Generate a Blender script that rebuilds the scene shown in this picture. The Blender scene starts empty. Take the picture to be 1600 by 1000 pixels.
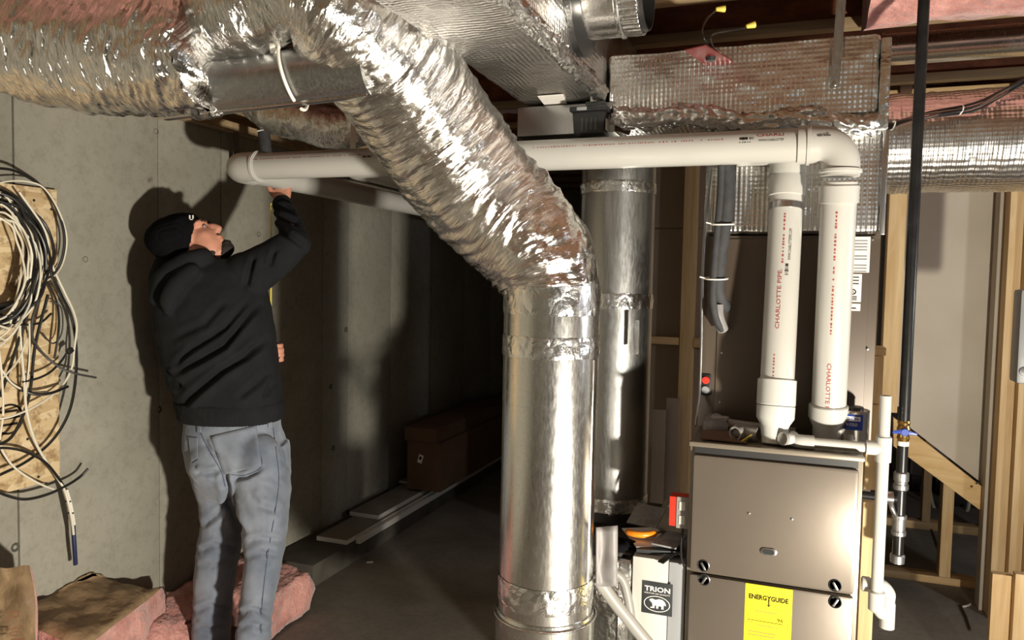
import bpy, bmesh, math, random
import numpy as np
from mathutils import Vector, Matrix, Euler, noise

# ------------------------------------------------------------------ camera, world, light, exposure
SC = bpy.context.scene
COL = SC.collection
FPX = 1180.0
YAW, PIT, ROL, HCAM = math.radians(20), math.radians(3), math.radians(1.15), 1.55
FW = Vector((-math.sin(YAW)*math.cos(PIT), math.cos(YAW)*math.cos(PIT), -math.sin(PIT)))
_R0 = Vector((math.cos(YAW), math.sin(YAW), 0))
_U0 = Vector((-math.sin(YAW)*math.sin(PIT), math.cos(YAW)*math.sin(PIT), math.cos(PIT)))
XC = math.cos(ROL)*_R0 + math.sin(ROL)*_U0
YC = math.cos(ROL)*_U0 - math.sin(ROL)*_R0
CAM = Vector((0, 0, HCAM))
cd = bpy.data.cameras.new('camera')
cd.sensor_width = 36.0
cd.lens = FPX*36.0/1600.0
cd.clip_start = 0.05
cam = bpy.data.objects.new('camera', cd)
COL.objects.link(cam)
m = Matrix((XC, YC, -FW)).transposed().to_4x4()
m.translation = CAM
cam.matrix_world = m
SC.camera = cam

w = bpy.data.worlds.new('basement_dark')
SC.world = w
w.use_nodes = True
w.node_tree.nodes['Background'].inputs[0].default_value = (0.75, 0.82, 1.0, 1)
w.node_tree.nodes['Background'].inputs[1].default_value = 0.004

def lamp(name, loc, energy, color, radius):
    l = bpy.data.lights.new(name, 'POINT')
    l.energy = energy
    l.color = color
    l.shadow_soft_size = radius
    o = bpy.data.objects.new(name, l)
    o.location = loc
    COL.objects.link(o)
    return o
wl_ = bpy.data.lights.new('work_light', 'AREA')      # LED work light lying on the floor, aimed up
wl_.shape = 'RECTANGLE'; wl_.size = 0.16; wl_.size_y = 0.12
wl_.energy = 150; wl_.color = (1.0, 0.925, 0.79)
wlo = bpy.data.objects.new('work_light', wl_)
wlo.location = (1.22, 0.66, 0.30)
wlo.rotation_euler = Vector((-0.84, 0.16, 0.54)).to_track_quat('-Z', 'Y').to_euler()
COL.objects.link(wlo)
lamp('cool_side_fill', (1.95, 2.62, 1.50), 26, (0.90, 0.94, 1.0), 0.06)  # unseen cool light at right, added to brighten the drywall and studs
lamp('rear_fill', (2.2, -1.6, 2.1), 7, (0.8, 0.88, 1.0), 0.08)  # unseen weak cool fill, added behind the viewer
vs = SC.view_settings
vs.view_transform = 'Standard'
vs.look = 'None'
vs.exposure = 0.3
vs.gamma = 1.0
vs.use_curve_mapping = False

# ------------------------------------------------------------------ geometry helpers
def ray(x, y):
    return FW + XC*((x-800)/FPX) + YC*((500-y)/FPX)
def P(x, y, d):
    return CAM + ray(x, y)*d
def onx(x, y, v):
    r = ray(x, y); return CAM + r*((v-CAM.x)/r.x)
def ony(x, y, v):
    r = ray(x, y); return CAM + r*((v-CAM.y)/r.y)
def onz(x, y, v):
    r = ray(x, y); return CAM + r*((v-CAM.z)/r.z)

BASE = {}
def base_of(p):
    return BASE.get(p.name, Vector((0, 0, 0))) if p else Vector((0, 0, 0))

def tag(o, label=None, cat=None, group=None, kind=None):
    if label: o['label'] = label
    if cat: o['category'] = cat
    if group: o['group'] = group
    if kind: o['kind'] = kind
    return o

def thing(name, loc, label=None, cat=None, group=None, kind=None):
    o = bpy.data.objects.new(name, None)
    o.empty_display_size = 0.05
    COL.objects.link(o)
    o.location = loc
    BASE[o.name] = Vector(loc)
    return tag(o, label, cat, group, kind)

def mk(name, verts, faces, mat, parent=None, smooth=False, origin=None):
    verts = [Vector(v) for v in verts]
    if parent is not None:
        b = base_of(parent)
    elif origin is not None:
        b = Vector(origin)
    else:
        xs = [v.x for v in verts]; ys = [v.y for v in verts]; zs = [v.z for v in verts]
        b = Vector(((min(xs)+max(xs))/2, (min(ys)+max(ys))/2, min(zs)))
    me = bpy.data.meshes.new(name)
    me.from_pydata([(v-b)[:] for v in verts], [], faces)
    me.update()
    if smooth:
        me.polygons.foreach_set('use_smooth', [True]*len(me.polygons))
    me.materials.append(mat)
    o = bpy.data.objects.new(name, me)
    COL.objects.link(o)
    if parent is not None:
        o.parent = parent
    else:
        o.location = b
    BASE[o.name] = b
    return o

def bm_out(name, bm, mat, parent=None, smooth=False, origin=None, autosmooth=False):
    bm.verts.ensure_lookup_table()
    bmesh.ops.recalc_face_normals(bm, faces=bm.faces[:])
    idx = {v: i for i, v in enumerate(bm.verts)}
    vs_ = [v.co.copy() for v in bm.verts]
    fs = [[idx[v] for v in f.verts] for f in bm.faces]
    bm.free()
    o = mk(name, vs_, fs, mat, parent, smooth, origin)
    if autosmooth:
        sharp_by_angle(o)
    return o

def sharp_by_angle(o, ang=35):
    me = o.data
    bm = bmesh.new(); bm.from_mesh(me)
    a = math.radians(ang)
    for e in bm.edges:
        if len(e.link_faces) == 2:
            e.smooth = e.calc_face_angle(0) < a
    for f in bm.faces: f.smooth = True
    bm.to_mesh(me); bm.free()

def bm_box(bm, lo, hi, bev=0.0, mtx=None):
    c = [(a+b)/2 for a, b in zip(lo, hi)]
    s = [abs(b-a) for a, b in zip(lo, hi)]
    r = bmesh.ops.create_cube(bm, size=1.0)
    vs_ = r['verts']
    for v in vs_:
        v.co = Vector((v.co.x*s[0]+c[0], v.co.y*s[1]+c[1], v.co.z*s[2]+c[2]))
    if bev > 0:
        es = list({e for v in vs_ for e in v.link_edges})
        rr = bmesh.ops.bevel(bm, geom=es, offset=min(bev, min(s)*0.45), segments=2, profile=0.6, affect='EDGES')
        vs_ = list({v for f in rr['faces'] for v in f.verts} | {v for v in vs_ if v.is_valid})
    if mtx is not None:
        for v in vs_: v.co = mtx @ v.co
    return vs_

def box(name, lo, hi, mat, parent=None, bev=0.0, mtx=None, origin=None):
    bm = bmesh.new()
    bm_box(bm, lo, hi, bev, mtx)
    o = bm_out(name, bm, mat, parent, origin=origin)
    if bev > 0: sharp_by_angle(o, 50)
    return o

def obox(name, c, size, mat, rot=(0, 0, 0), parent=None, bev=0.0):
    M = Matrix.Translation(Vector(c)) @ Euler(rot).to_matrix().to_4x4()
    h = [q/2 for q in size]
    return box(name, [-q for q in h], h, mat, parent, bev, M)

def prism(name, poly, off, mat, parent=None, bev=0.0):
    """poly: list of 3D points (planar), extruded by vector off"""
    n = len(poly)
    off = Vector(off)
    vs_ = [Vector(p) for p in poly] + [Vector(p)+off for p in poly]
    fs = [list(range(n)), list(range(2*n-1, n-1, -1))]
    for i in range(n):
        j = (i+1) % n
        fs.append([i, j, n+j, n+i])
    bm = bmesh.new()
    bv = [bm.verts.new(v) for v in vs_]
    for f in fs: bm.faces.new([bv[i] for i in f])
    if bev > 0:
        bmesh.ops.bevel(bm, geom=bm.edges[:], offset=bev, segments=2, profile=0.6, affect='EDGES')
    o = bm_out(name, bm, mat, parent)
    if bev > 0: sharp_by_angle(o, 50)
    return o

def spline(pts, n):
    """Catmull-Rom resampled evenly; pts may carry extra scalars (tuples)"""
    A = np.array([list(p) for p in pts], float)
    if len(A) == 2:
        t = np.linspace(0, 1, n)[:, None]
        return A[0]*(1-t)+A[1]*t
    E = np.vstack([2*A[0]-A[1], A, 2*A[-1]-A[-2]])
    out = []
    for i in range(1, len(E)-2):
        for t in np.linspace(0, 1, 24, endpoint=False):
            p0, p1, p2, p3 = E[i-1], E[i], E[i+1], E[i+2]
            out.append(0.5*((2*p1)+(-p0+p2)*t+(2*p0-5*p1+4*p2-p3)*t*t+(-p0+3*p1-3*p2+p3)*t**3))
    out.append(A[-1])
    out = np.array(out)
    L = np.concatenate([[0], np.cumsum(np.linalg.norm(np.diff(out[:, :3], axis=0), axis=1))])
    t = np.linspace(0, L[-1], n)
    return np.stack([np.interp(t, L, out[:, k]) for k in range(out.shape[1])], 1)

def frames(pts):
    pts = [Vector(p[:3]) for p in pts]
    n = len(pts)
    T = []
    for i in range(n):
        a = pts[max(i-1, 0)]; b = pts[min(i+1, n-1)]
        T.append((b-a).normalized())
    up = Vector((0, 0, 1)) if abs(T[0].z) < 0.9 else Vector((0, -1, 0))
    N = (up - T[0]*up.dot(T[0])).normalized()
    out = []
    for i in range(n):
        N = (N - T[i]*N.dot(T[i])).normalized()
        out.append((pts[i], T[i], N, T[i].cross(N)))
    return out

def bm_tube(bm, pts, r, n=12, cap=True):
    fr = frames(pts)
    rs = r if hasattr(r, '__len__') else [r]*len(fr)
    rings = []
    for (c, t, a, b), q in zip(fr, rs):
        rings.append([bm.verts.new(c + (a*math.cos(2*math.pi*k/n) + b*math.sin(2*math.pi*k/n))*q) for k in range(n)])
    for i in range(len(rings)-1):
        for k in range(n):
            bm.faces.new([rings[i][k], rings[i][(k+1) % n], rings[i+1][(k+1) % n], rings[i+1][k]])
    if cap:
        bm.faces.new(rings[0][::-1]); bm.faces.new(rings[-1])

def tube(name, pts, r, mat, parent=None, n=12, cap=True, origin=None):
    bm = bmesh.new()
    bm_tube(bm, pts, r, n, cap)
    o = bm_out(name, bm, mat, parent, True, origin)
    if cap: sharp_by_angle(o, 50)
    return o

def cable(name, pts, r, mat, parent=None, n=8, res=60, origin=None):
    return tube(name, spline(pts, res), r, mat, parent, n, True, origin)

def lathe(name, prof, o0, axis, mat, parent=None, n=32, origin=None, cap=True):
    """prof: list (dist along axis, radius)"""
    o0 = Vector(o0); ax = Vector(axis).normalized()
    up = Vector((0, 0, 1)) if abs(ax.z) < 0.9 else Vector((0, -1, 0))
    a = (up - ax*up.dot(ax)).normalized(); b = ax.cross(a)
    bm = bmesh.new()
    rings = []
    for s, r in prof:
        rings.append([bm.verts.new(o0 + ax*s + (a*math.cos(2*math.pi*k/n)+b*math.sin(2*math.pi*k/n))*r) for k in range(n)])
    for i in range(len(rings)-1):
        for k in range(n):
            bm.faces.new([rings[i][k], rings[i][(k+1) % n], rings[i+1][(k+1) % n], rings[i+1][k]])
    if cap:
        if prof[0][1] > 1e-5: bm.faces.new(rings[0][::-1])
        if prof[-1][1] > 1e-5: bm.faces.new(rings[-1])
    bmesh.ops.remove_doubles(bm, verts=bm.verts[:], dist=1e-6)
    o = bm_out(name, bm, mat, parent, True, origin)
    sharp_by_angle(o, 32)
    return o

def arc_pts(c, a, b, r, a0, a1, n=10):
    c = Vector(c); a = Vector(a); b = Vector(b)
    return [c + a*r*math.cos(a0+(a1-a0)*i/n) + b*r*math.sin(a0+(a1-a0)*i/n) for i in range(n+1)]

def fbm(p, o=3):
    return noise.fractal(p, 0.9, 2.1, o)

def text_geo(s, size, bold=0.0):
    size = 1.0
    cu = bpy.data.curves.new('t', 'FONT')
    cu.body = s
    cu.size = size
    cu.offset = bold
    cu.resolution_u = 2
    ob = bpy.data.objects.new('t', cu)
    COL.objects.link(ob)
    dg = bpy.context.evaluated_depsgraph_get()
    me = bpy.data.meshes.new_from_object(ob.evaluated_get(dg))
    V = [v.co.copy() for v in me.vertices]
    Fc = [list(p.vertices) for p in me.polygons]
    bpy.data.objects.remove(ob); bpy.data.curves.remove(cu); bpy.data.meshes.remove(me)
    return V, Fc

def text_width(V):
    return max(v.x for v in V)-min(v.x for v in V) if V else 0

def flat_text(name, s, size, o0, U, V_, mat, parent, width=None, bold=0.0, height=None):
    V, Fc = text_geo(s, size, bold)
    x0 = min(v.x for v in V); y0 = min(v.y for v in V)
    k = width/text_width(V) if width else 1.0
    hy = max(v.y for v in V)-y0
    ky = height/hy if height else k
    U = Vector(U).normalized(); V_ = Vector(V_).normalized(); o0 = Vector(o0)
    return mk(name, [o0 + U*((v.x-x0)*k) + V_*((v.y-y0)*ky) for v in V], Fc, mat, parent)

def wrap_geo(V, O, a, n, R, u0, v0, k=1.0, ky=1.0):
    O = Vector(O); a = Vector(a).normalized(); n = Vector(n)
    n = (n - a*n.dot(a)).normalized()
    t = n.cross(a)   # text "up" when reading along a
    out = []
    for v in V:
        ang = (v.y*ky+v0)/R
        out.append(O + a*(v.x*k+u0) + (n*math.cos(ang)+t*math.sin(ang))*R)
    return out

def pipe_text(name, s, O, a, n, R, u0, v0, length, height, mat, parent, bold=0.0):
    V, Fc = text_geo(s, 1.0, bold)
    x0 = min(v.x for v in V); y0 = min(v.y for v in V); y1 = max(v.y for v in V); x1 = max(v.x for v in V)
    V = [Vector((v.x-x0, v.y-(y0+y1)/2, 0)) for v in V]
    return mk(name, wrap_geo(V, O, a, n, R+0.0006, u0, v0, length/(x1-x0), height/(y1-y0)), Fc, mat, parent)

def pipe_dashes(name, O, a, n, R, u0, u1, v0, h, mat, parent, seed=0, gap=0.7, dens=0.005):
    """a row of tiny printed marks along a pipe (illegible lettering)"""
    rnd = random.Random(seed)
    V = []; Fc = []
    u = u0
    while u < u1:
        L = dens*rnd.uniform(0.5, 1.1)
        if rnd.random() > 0.16:
            hh = h*rnd.uniform(0.6, 1)
            i = len(V)
            V += [Vector((u, -hh/2, 0)), Vector((u+L, -hh/2, 0)), Vector((u+L, hh/2, 0)), Vector((u, hh/2, 0))]
            Fc.append([i, i+1, i+2, i+3])
        u += L + dens*gap*rnd.uniform(0.6, 1.8)
    o = mk(name, wrap_geo(V, O, a, n, R+0.0006, 0, v0), Fc, mat, parent)
    o['kind'] = 'stuff'
    return o

# ------------------------------------------------------------------ materials
def new_mat(name):
    m = bpy.data.materials.new(name)
    m.use_nodes = True
    nt = m.node_tree
    return m, nt, nt.nodes['Principled BSDF']

def srgb(r, g, b):
    def f(c):
        c /= 255.0
        return c/12.92 if c <= 0.04045 else ((c+0.055)/1.055)**2.4
    return (f(r), f(g), f(b), 1.0)

def coords(nt, stretch=(1, 1, 1), rot=(0, 0, 0), kind='Object'):
    tc = nt.nodes.new('ShaderNodeTexCoord')
    mp = nt.nodes.new('ShaderNodeMapping')
    mp.inputs['Scale'].default_value = stretch
    mp.inputs['Rotation'].default_value = rot
    nt.links.new(tc.outputs[kind], mp.inputs[0])
    return mp.outputs[0]

def ramp(nt, src, stops):
    r = nt.nodes.new('ShaderNodeValToRGB')
    cr = r.color_ramp
    while len(cr.elements) < len(stops): cr.elements.new(0.5)
    for e, (p, c) in zip(cr.elements, stops):
        e.position = p; e.color = c
    nt.links.new(src, r.inputs[0])
    return r.outputs[0]

def noise_node(nt, vec, scale, detail=4, rough=0.55, dist=0.0):
    n = nt.nodes.new('ShaderNodeTexNoise')
    n.inputs['Scale'].default_value = scale
    n.inputs['Detail'].default_value = detail
    n.inputs['Roughness'].default_value = rough
    n.inputs['Distortion'].default_value = dist
    nt.links.new(vec, n.inputs['Vector'])
    return n.outputs['Fac']

def bump(nt, bsdf, h, strength, dist):
    b = nt.nodes.new('ShaderNodeBump')
    b.inputs['Strength'].default_value = strength
    b.inputs['Distance'].default_value = dist
    nt.links.new(h, b.inputs['Height'])
    prev = bsdf.inputs['Normal'].links
    if prev:
        nt.links.new(prev[0].from_socket, b.inputs['Normal'])
    nt.links.new(b.outputs[0], bsdf.inputs['Normal'])

def pm(name, c1, c2=None, scale=8, rough=0.6, metal=0.0, bmp=0.0, bscale=40, bdist=0.002,
       stretch=(1, 1, 1), lo=0.35, hi=0.65, spec=None, detail=4, sheen=0.0, coat=0.0):
    m, nt, b = new_mat(name)
    vec = coords(nt, stretch)
    if c2:
        nt.links.new(ramp(nt, noise_node(nt, vec, scale, detail), [(lo, c1), (hi, c2)]), b.inputs['Base Color'])
    else:
        b.inputs['Base Color'].default_value = c1
    b.inputs['Roughness'].default_value = rough
    b.inputs['Metallic'].default_value = metal
    if spec is not None: b.inputs['Specular IOR Level'].default_value = spec
    if sheen: b.inputs['Sheen Weight'].default_value = sheen
    if coat:
        b.inputs['Coat Weight'].default_value = coat
        b.inputs['Coat Roughness'].default_value = 0.15
    if bmp:
        bump(nt, b, noise_node(nt, vec, bscale, 3), bmp, bdist)
    return m

M = {}
# concrete with blotches and pores
def concrete(name, a, b_, c):
    m, nt, b = new_mat(name)
    v = coords(nt, (1, 1, 1))
    n1 = noise_node(nt, v, 1.6, 6, 0.62, 0.4)
    col = ramp(nt, n1, [(0.30, a), (0.52, b_), (0.72, c)])
    n2 = noise_node(nt, v, 34, 5, 0.7)
    col2 = ramp(nt, n2, [(0.36, (0.62, 0.60, 0.57, 1)), (0.52, (1, 1, 1, 1))])
    mx = nt.nodes.new('ShaderNodeMix'); mx.data_type = 'RGBA'; mx.blend_type = 'MULTIPLY'
    mx.inputs['Factor'].default_value = 0.38
    nt.links.new(col, mx.inputs['A']); nt.links.new(col2, mx.inputs['B'])
    nt.links.new(mx.outputs['Result'], b.inputs['Base Color'])
    b.inputs['Roughness'].default_value = 0.85
    bump(nt, b, n2, 0.35, 0.003)
    bump(nt, b, noise_node(nt, v, 140, 3), 0.2, 0.001)
    return m
M['concrete'] = concrete('poured_concrete', srgb(128, 125, 113), srgb(142, 139, 127), srgb(154, 151, 139))
M['floor'] = concrete('slab_concrete', srgb(116, 112, 104), srgb(138, 134, 125), srgb(158, 154, 144))
M['seam'] = pm('form_line', srgb(92, 89, 80), srgb(60, 58, 52), 20, 0.9)

def foil(name, tint, rough, s1, s2, k1, k2, stretch=(1, 1, 1)):
    m, nt, b = new_mat(name)
    v = coords(nt, stretch)
    b.inputs['Base Color'].default_value = tint
    b.inputs['Metallic'].default_value = 1.0
    r = ramp(nt, noise_node(nt, v, 30, 4), [(0.3, (rough*0.7,)*3+(1,)), (0.7, (rough*1.5,)*3+(1,))])
    nt.links.new(r, b.inputs['Roughness'])
    vo = nt.nodes.new('ShaderNodeTexVoronoi')
    vo.feature = 'DISTANCE_TO_EDGE'
    vo.inputs['Scale'].default_value = s1
    nt.links.new(v, vo.inputs['Vector'])
    bump(nt, b, vo.outputs['Distance'], k1, 0.012)
    bump(nt, b, noise_node(nt, v, s2, 5, 0.65, 0.8), k2, 0.012)
    return m
def foil_uv(name, tint, rough):
    m, nt, b = new_mat(name)
    b.inputs['Base Color'].default_value = tint
    b.inputs['Metallic'].default_value = 1.0
    v = coords(nt, (1, 1, 1), kind='UV')
    nt.links.new(ramp(nt, noise_node(nt, v, 8, 4), [(0.3, (rough*0.6,)*3+(1,)), (0.7, (rough*1.6,)*3+(1,))]), b.inputs['Roughness'])
    v1 = coords(nt, (60, 9, 1), (0, 0, 0.22), 'UV')
    n1 = noise_node(nt, v1, 2.2, 5, 0.6, 0.9)
    bump(nt, b, n1, 0.5, 0.007)
    v2 = coords(nt, (110, 26, 1), (0, 0, -0.3), 'UV')
    vo = nt.nodes.new('ShaderNodeTexVoronoi'); vo.feature = 'DISTANCE_TO_EDGE'
    vo.inputs['Scale'].default_value = 1.0
    nt.links.new(v2, vo.inputs['Vector'])
    bump(nt, b, vo.outputs['Distance'], 0.35, 0.004)
    bump(nt, b, noise_node(nt, coords(nt), 60, 3, 0.6, 1.0), 0.25, 0.004)
    return m
M['foil_uv'] = foil_uv('wrinkled_foil_sleeve', (0.86, 0.85, 0.83, 1), 0.13)
M['foil'] = foil('crinkled_foil', (0.86, 0.85, 0.83, 1), 0.22, 34, 26, 0.22, 0.45)
M['foil_tape'] = foil('foil_tape', (0.84, 0.84, 0.83, 1), 0.2, 24, 18, 0.30, 0.35)

def bubble(name, k=430.0, tint=(0.83, 0.81, 0.78, 1)):
    m, nt, b = new_mat(name)
    b.inputs['Base Color'].default_value = tint
    b.inputs['Metallic'].default_value = 1.0
    b.inputs['Roughness'].default_value = 0.26
    tc = nt.nodes.new('ShaderNodeTexCoord')
    sep = nt.nodes.new('ShaderNodeSeparateXYZ')
    nt.links.new(tc.outputs['Object'], sep.inputs[0])
    hs = []
    for ax in 'XYZ':
        a = nt.nodes.new('ShaderNodeMath'); a.operation = 'MULTIPLY'; a.inputs[1].default_value = k
        nt.links.new(sep.outputs[ax], a.inputs[0])
        s = nt.nodes.new('ShaderNodeMath'); s.operation = 'SINE'
        nt.links.new(a.outputs[0], s.inputs[0])
        g = nt.nodes.new('ShaderNodeMath'); g.operation = 'MULTIPLY'; g.inputs[1].default_value = 0.3 if ax == 'Z' else 1.0
        nt.links.new(s.outputs[0], g.inputs[0])
        hs.append(g.outputs[0])
    a1 = nt.nodes.new('ShaderNodeMath'); nt.links.new(hs[0], a1.inputs[0]); nt.links.new(hs[1], a1.inputs[1])
    a2 = nt.nodes.new('ShaderNodeMath'); nt.links.new(a1.outputs[0], a2.inputs[0]); nt.links.new(hs[2], a2.inputs[1])
    bump(nt, b, a2.outputs[0], 0.42, 0.0016)
    v = coords(nt)
    bump(nt, b, noise_node(nt, v, 7, 3, 0.6, 0.6), 0.22, 0.02)
    return m
M['bubble'] = bubble('bubble_foil')

def galv(name, tint, rough, spang=300):
    m, nt, b = new_mat(name)
    v = coords(nt)
    vo = nt.nodes.new('ShaderNodeTexVoronoi'); vo.inputs['Scale'].default_value = spang
    nt.links.new(v, vo.inputs['Vector'])
    t2 = tuple(c*0.90 for c in tint[:3])+(1,)
    nt.links.new(ramp(nt, vo.outputs['Color'], [(0.2, t2), (0.8, tint)]), b.inputs['Base Color'])
    b.inputs['Metallic'].default_value = 1.0
    nt.links.new(ramp(nt, noise_node(nt, coords(nt, (1, 1, 0.2)), 160, 3), [(0.3, (rough*0.85,)*3+(1,)), (0.7, (rough*1.2,)*3+(1,))]), b.inputs['Roughness'])
    bump(nt, b, noise_node(nt, coords(nt, (1, 1, 0.03)), 22, 2), 0.05, 0.006)
    return m
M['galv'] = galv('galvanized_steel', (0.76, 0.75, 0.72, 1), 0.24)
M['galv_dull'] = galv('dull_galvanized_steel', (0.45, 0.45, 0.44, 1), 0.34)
M['steel_dark'] = pm('dark_steel', (0.10, 0.10, 0.10, 1), None, rough=0.35, metal=0.9)
M['steel'] = pm('bright_steel', (0.6, 0.6, 0.6, 1), None, rough=0.25, metal=1.0)
M['castiron'] = pm('grey_malleable_iron', (0.30, 0.30, 0.30, 1), (0.42, 0.42, 0.42, 1), 40, 0.4, 0.9, 0.2, 80)
M['blackpipe'] = pm('black_iron_pipe', (0.012, 0.012, 0.013, 1), (0.02, 0.02, 0.02, 1), 30, 0.32, 0.3)
M['pvc'] = pm('white_pvc', srgb(178, 176, 170), srgb(184, 182, 176), 3, 0.32, spec=0.5)
M['pvc_white'] = pm('bright_white_pvc', srgb(190, 190, 184), None, rough=0.35)
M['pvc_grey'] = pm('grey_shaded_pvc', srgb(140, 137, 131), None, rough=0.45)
M['red_ink'] = pm('red_ink', srgb(150, 62, 52), None, rough=0.6)
M['black_ink'] = pm('dark_ink', srgb(34, 29, 26), None, rough=0.8, spec=0.1)
M['brown_ink'] = pm('faded_red_ink', srgb(140, 100, 70), srgb(156, 112, 84), 20, 0.8)
M['furnace'] = pm('taupe_enamel', srgb(116, 107, 97), srgb(122, 113, 103), 2.2, 0.33, 0.5, 0.06, 5, 0.01)
M['furnace_edge'] = pm('taupe_trim', srgb(132, 123, 109), None, rough=0.35, metal=0.4)
M['coil'] = pm('brown_enamel', srgb(84, 73, 63), srgb(90, 79, 68), 3, 0.42, 0.2)
M['black'] = pm('black_plastic', (0.012, 0.012, 0.013, 1), None, rough=0.42)
M['rubber'] = pm('black_foam_rubber', (0.03, 0.03, 0.032, 1), (0.045, 0.045, 0.048, 1), 30, 0.75)
M['dark_grey'] = pm('charcoal_plastic', (0.03, 0.033, 0.035, 1), None, rough=0.4)
M['white_paper'] = pm('white_paper', srgb(222, 218, 212), None, rough=0.8)
M['grey_paper'] = pm('grey_paper', srgb(150, 150, 150), srgb(120, 120, 122), 20, 0.8)
M['yellow'] = pm('yellow_card', srgb(226, 206, 18), None, rough=0.55)
M['wire_yellow'] = pm('yellow_plastic', srgb(226, 206, 90), None, rough=0.5)
M['orange'] = pm('orange_plastic', srgb(240, 140, 30), None, rough=0.4)
M['red'] = pm('red_plastic', srgb(205, 52, 36), None, rough=0.4)
M['dark_red'] = pm('dark_red_steel', srgb(96, 16, 14), None, rough=0.45)
M['blue'] = pm('blue_vinyl', srgb(28, 60, 150), None, rough=0.4)
M['navy'] = pm('navy_tape', srgb(28, 34, 74), None, rough=0.5)
M['tie_white'] = pm('white_nylon', srgb(230, 226, 216), None, rough=0.45)
M['cable_white'] = pm('white_cable_jacket', srgb(214, 208, 190), None, rough=0.5)
M['cable_grey'] = pm('grey_cable_jacket', srgb(58, 56, 55), None, rough=0.5)
M['cable_black'] = pm('black_cable_jacket', (0.012, 0.012, 0.012, 1), None, rough=0.4)
M['cable_brown'] = pm('brown_thermostat_wire', srgb(84, 62, 52), None, rough=0.5)
M['brass'] = pm('brass', srgb(196, 160, 90), None, rough=0.3, metal=1)
M['cardboard'] = pm('cardboard', srgb(104, 78, 60), srgb(92, 68, 52), 6, 0.85)
M['pink'] = pm('pink_fibreglass', srgb(206, 150, 140), srgb(168, 110, 102), 14, 0.95, bmp=1.0, bscale=46, bdist=0.014, sheen=0.3)
M['kraft'] = pm('kraft_facing', srgb(154, 130, 98), srgb(122, 100, 74), 9, 0.65, bmp=0.8, bscale=16, bdist=0.012, detail=7)
M['drywall'] = pm('drywall_paper', srgb(186, 176, 160), srgb(196, 187, 172), 2.5, 0.9)
M['drywall_brown'] = pm('drywall_back_paper', srgb(150, 136, 120), srgb(162, 148, 132), 2.5, 0.9)
M['white_paint'] = pm('off_white_enamel', srgb(196, 196, 188), None, rough=0.35)
M['grey_paint'] = pm('grey_enamel', srgb(146, 148, 150), None, rough=0.4)
M['grey_sheet'] = pm('grey_vinyl_sheet', srgb(138, 134, 132), srgb(108, 106, 105), 12, 0.55, stretch=(1, 1, 0.1))
M['trim_white'] = pm('primed_trim', srgb(206, 204, 198), None, rough=0.5)
M['beam'] = pm('dark_weathered_timber', srgb(66, 62, 55), srgb(82, 78, 70), 8, 0.8)
M['trim_top'] = pm('grey_board_face', srgb(120, 116, 106), srgb(134, 130, 120), 8, 0.7)

def wood(name, a, b_, knots=True, stretch=(14, 14, 0.9), rough=0.7):
    m, nt, b = new_mat(name)
    v = coords(nt, stretch)
    n1 = noise_node(nt, v, 2.2, 5, 0.6, 0.8)
    col = ramp(nt, n1, [(0.35, a), (0.65, b_)])
    nt.links.new(col, b.inputs['Base Color'])
    b.inputs['Roughness'].default_value = rough
    bump(nt, b, n1, 0.15, 0.002)
    return m
M['wood_v'] = wood('spruce_upright', srgb(206, 172, 122), srgb(226, 198, 152))
M['wood_x'] = wood('spruce_along_x', srgb(200, 166, 116), srgb(222, 192, 146), stretch=(0.9, 14, 14))
M['wood_d'] = wood('spruce_stringer', srgb(206, 168, 108), srgb(228, 196, 142), stretch=(2, 14, 10))
M['wood_old'] = wood('weathered_spruce', srgb(140, 118, 88), srgb(168, 146, 112), stretch=(0.9, 14, 14))
M['osb_web'] = pm('dark_osb_web', srgb(138, 84, 56), srgb(104, 60, 40), 22, 0.8, stretch=(0.5, 1, 1))
def osb(name):
    m, nt, b = new_mat(name)
    v = coords(nt, (1, 1, 1))
    vo = nt.nodes.new('ShaderNodeTexVoronoi'); vo.inputs['Scale'].default_value = 26
    vo.inputs['Randomness'].default_value = 1.0
    nt.links.new(coords(nt, (1, 0.55, 1.6), (0.5, 0, 0)), vo.inputs['Vector'])
    c1 = ramp(nt, vo.outputs['Color'], [(0.1, srgb(178, 152, 112)), (0.5, srgb(198, 174, 134)), (0.9, srgb(216, 196, 160))])
    c2 = ramp(nt, noise_node(nt, v, 22, 5, 0.7), [(0.38, srgb(150, 122, 88)), (0.5, (1, 1, 1, 1))])
    mx = nt.nodes.new('ShaderNodeMix'); mx.data_type = 'RGBA'; mx.blend_type = 'MULTIPLY'
    mx.inputs['Factor'].default_value = 0.6
    nt.links.new(c1, mx.inputs['A']); nt.links.new(c2, mx.inputs['B'])
    nt.links.new(mx.outputs['Result'], b.inputs['Base Color'])
    b.inputs['Roughness'].default_value = 0.75
    return m
M['osb'] = osb('oriented_strand_board')
M['denim'] = pm('washed_denim', srgb(92, 101, 116), srgb(134, 141, 153), 5, 0.9, bmp=0.25, bscale=220, bdist=0.001, sheen=0.2)
M['denim_seam'] = pm('denim_stitch', srgb(78, 86, 102), None, rough=0.9)
M['hoodie'] = pm('charcoal_fleece', srgb(25, 26, 28), srgb(30, 31, 33), 12, 0.95, bmp=0.25, bscale=160, bdist=0.001, spec=0.2)
M['knit'] = pm('black_knit', (0.005, 0.005, 0.006, 1), None, rough=0.95, spec=0.08, bmp=0.4, bscale=120, bdist=0.002)
M['skin'] = pm('skin', srgb(190, 130, 106), srgb(204, 146, 122), 14, 0.55)
M['hair'] = pm('dark_hair', srgb(36, 26, 22), None, rough=0.8, bmp=0.5, bscale=200)
M['leather'] = pm('brown_boot_leather', srgb(70, 52, 40), None, rough=0.6)

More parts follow.
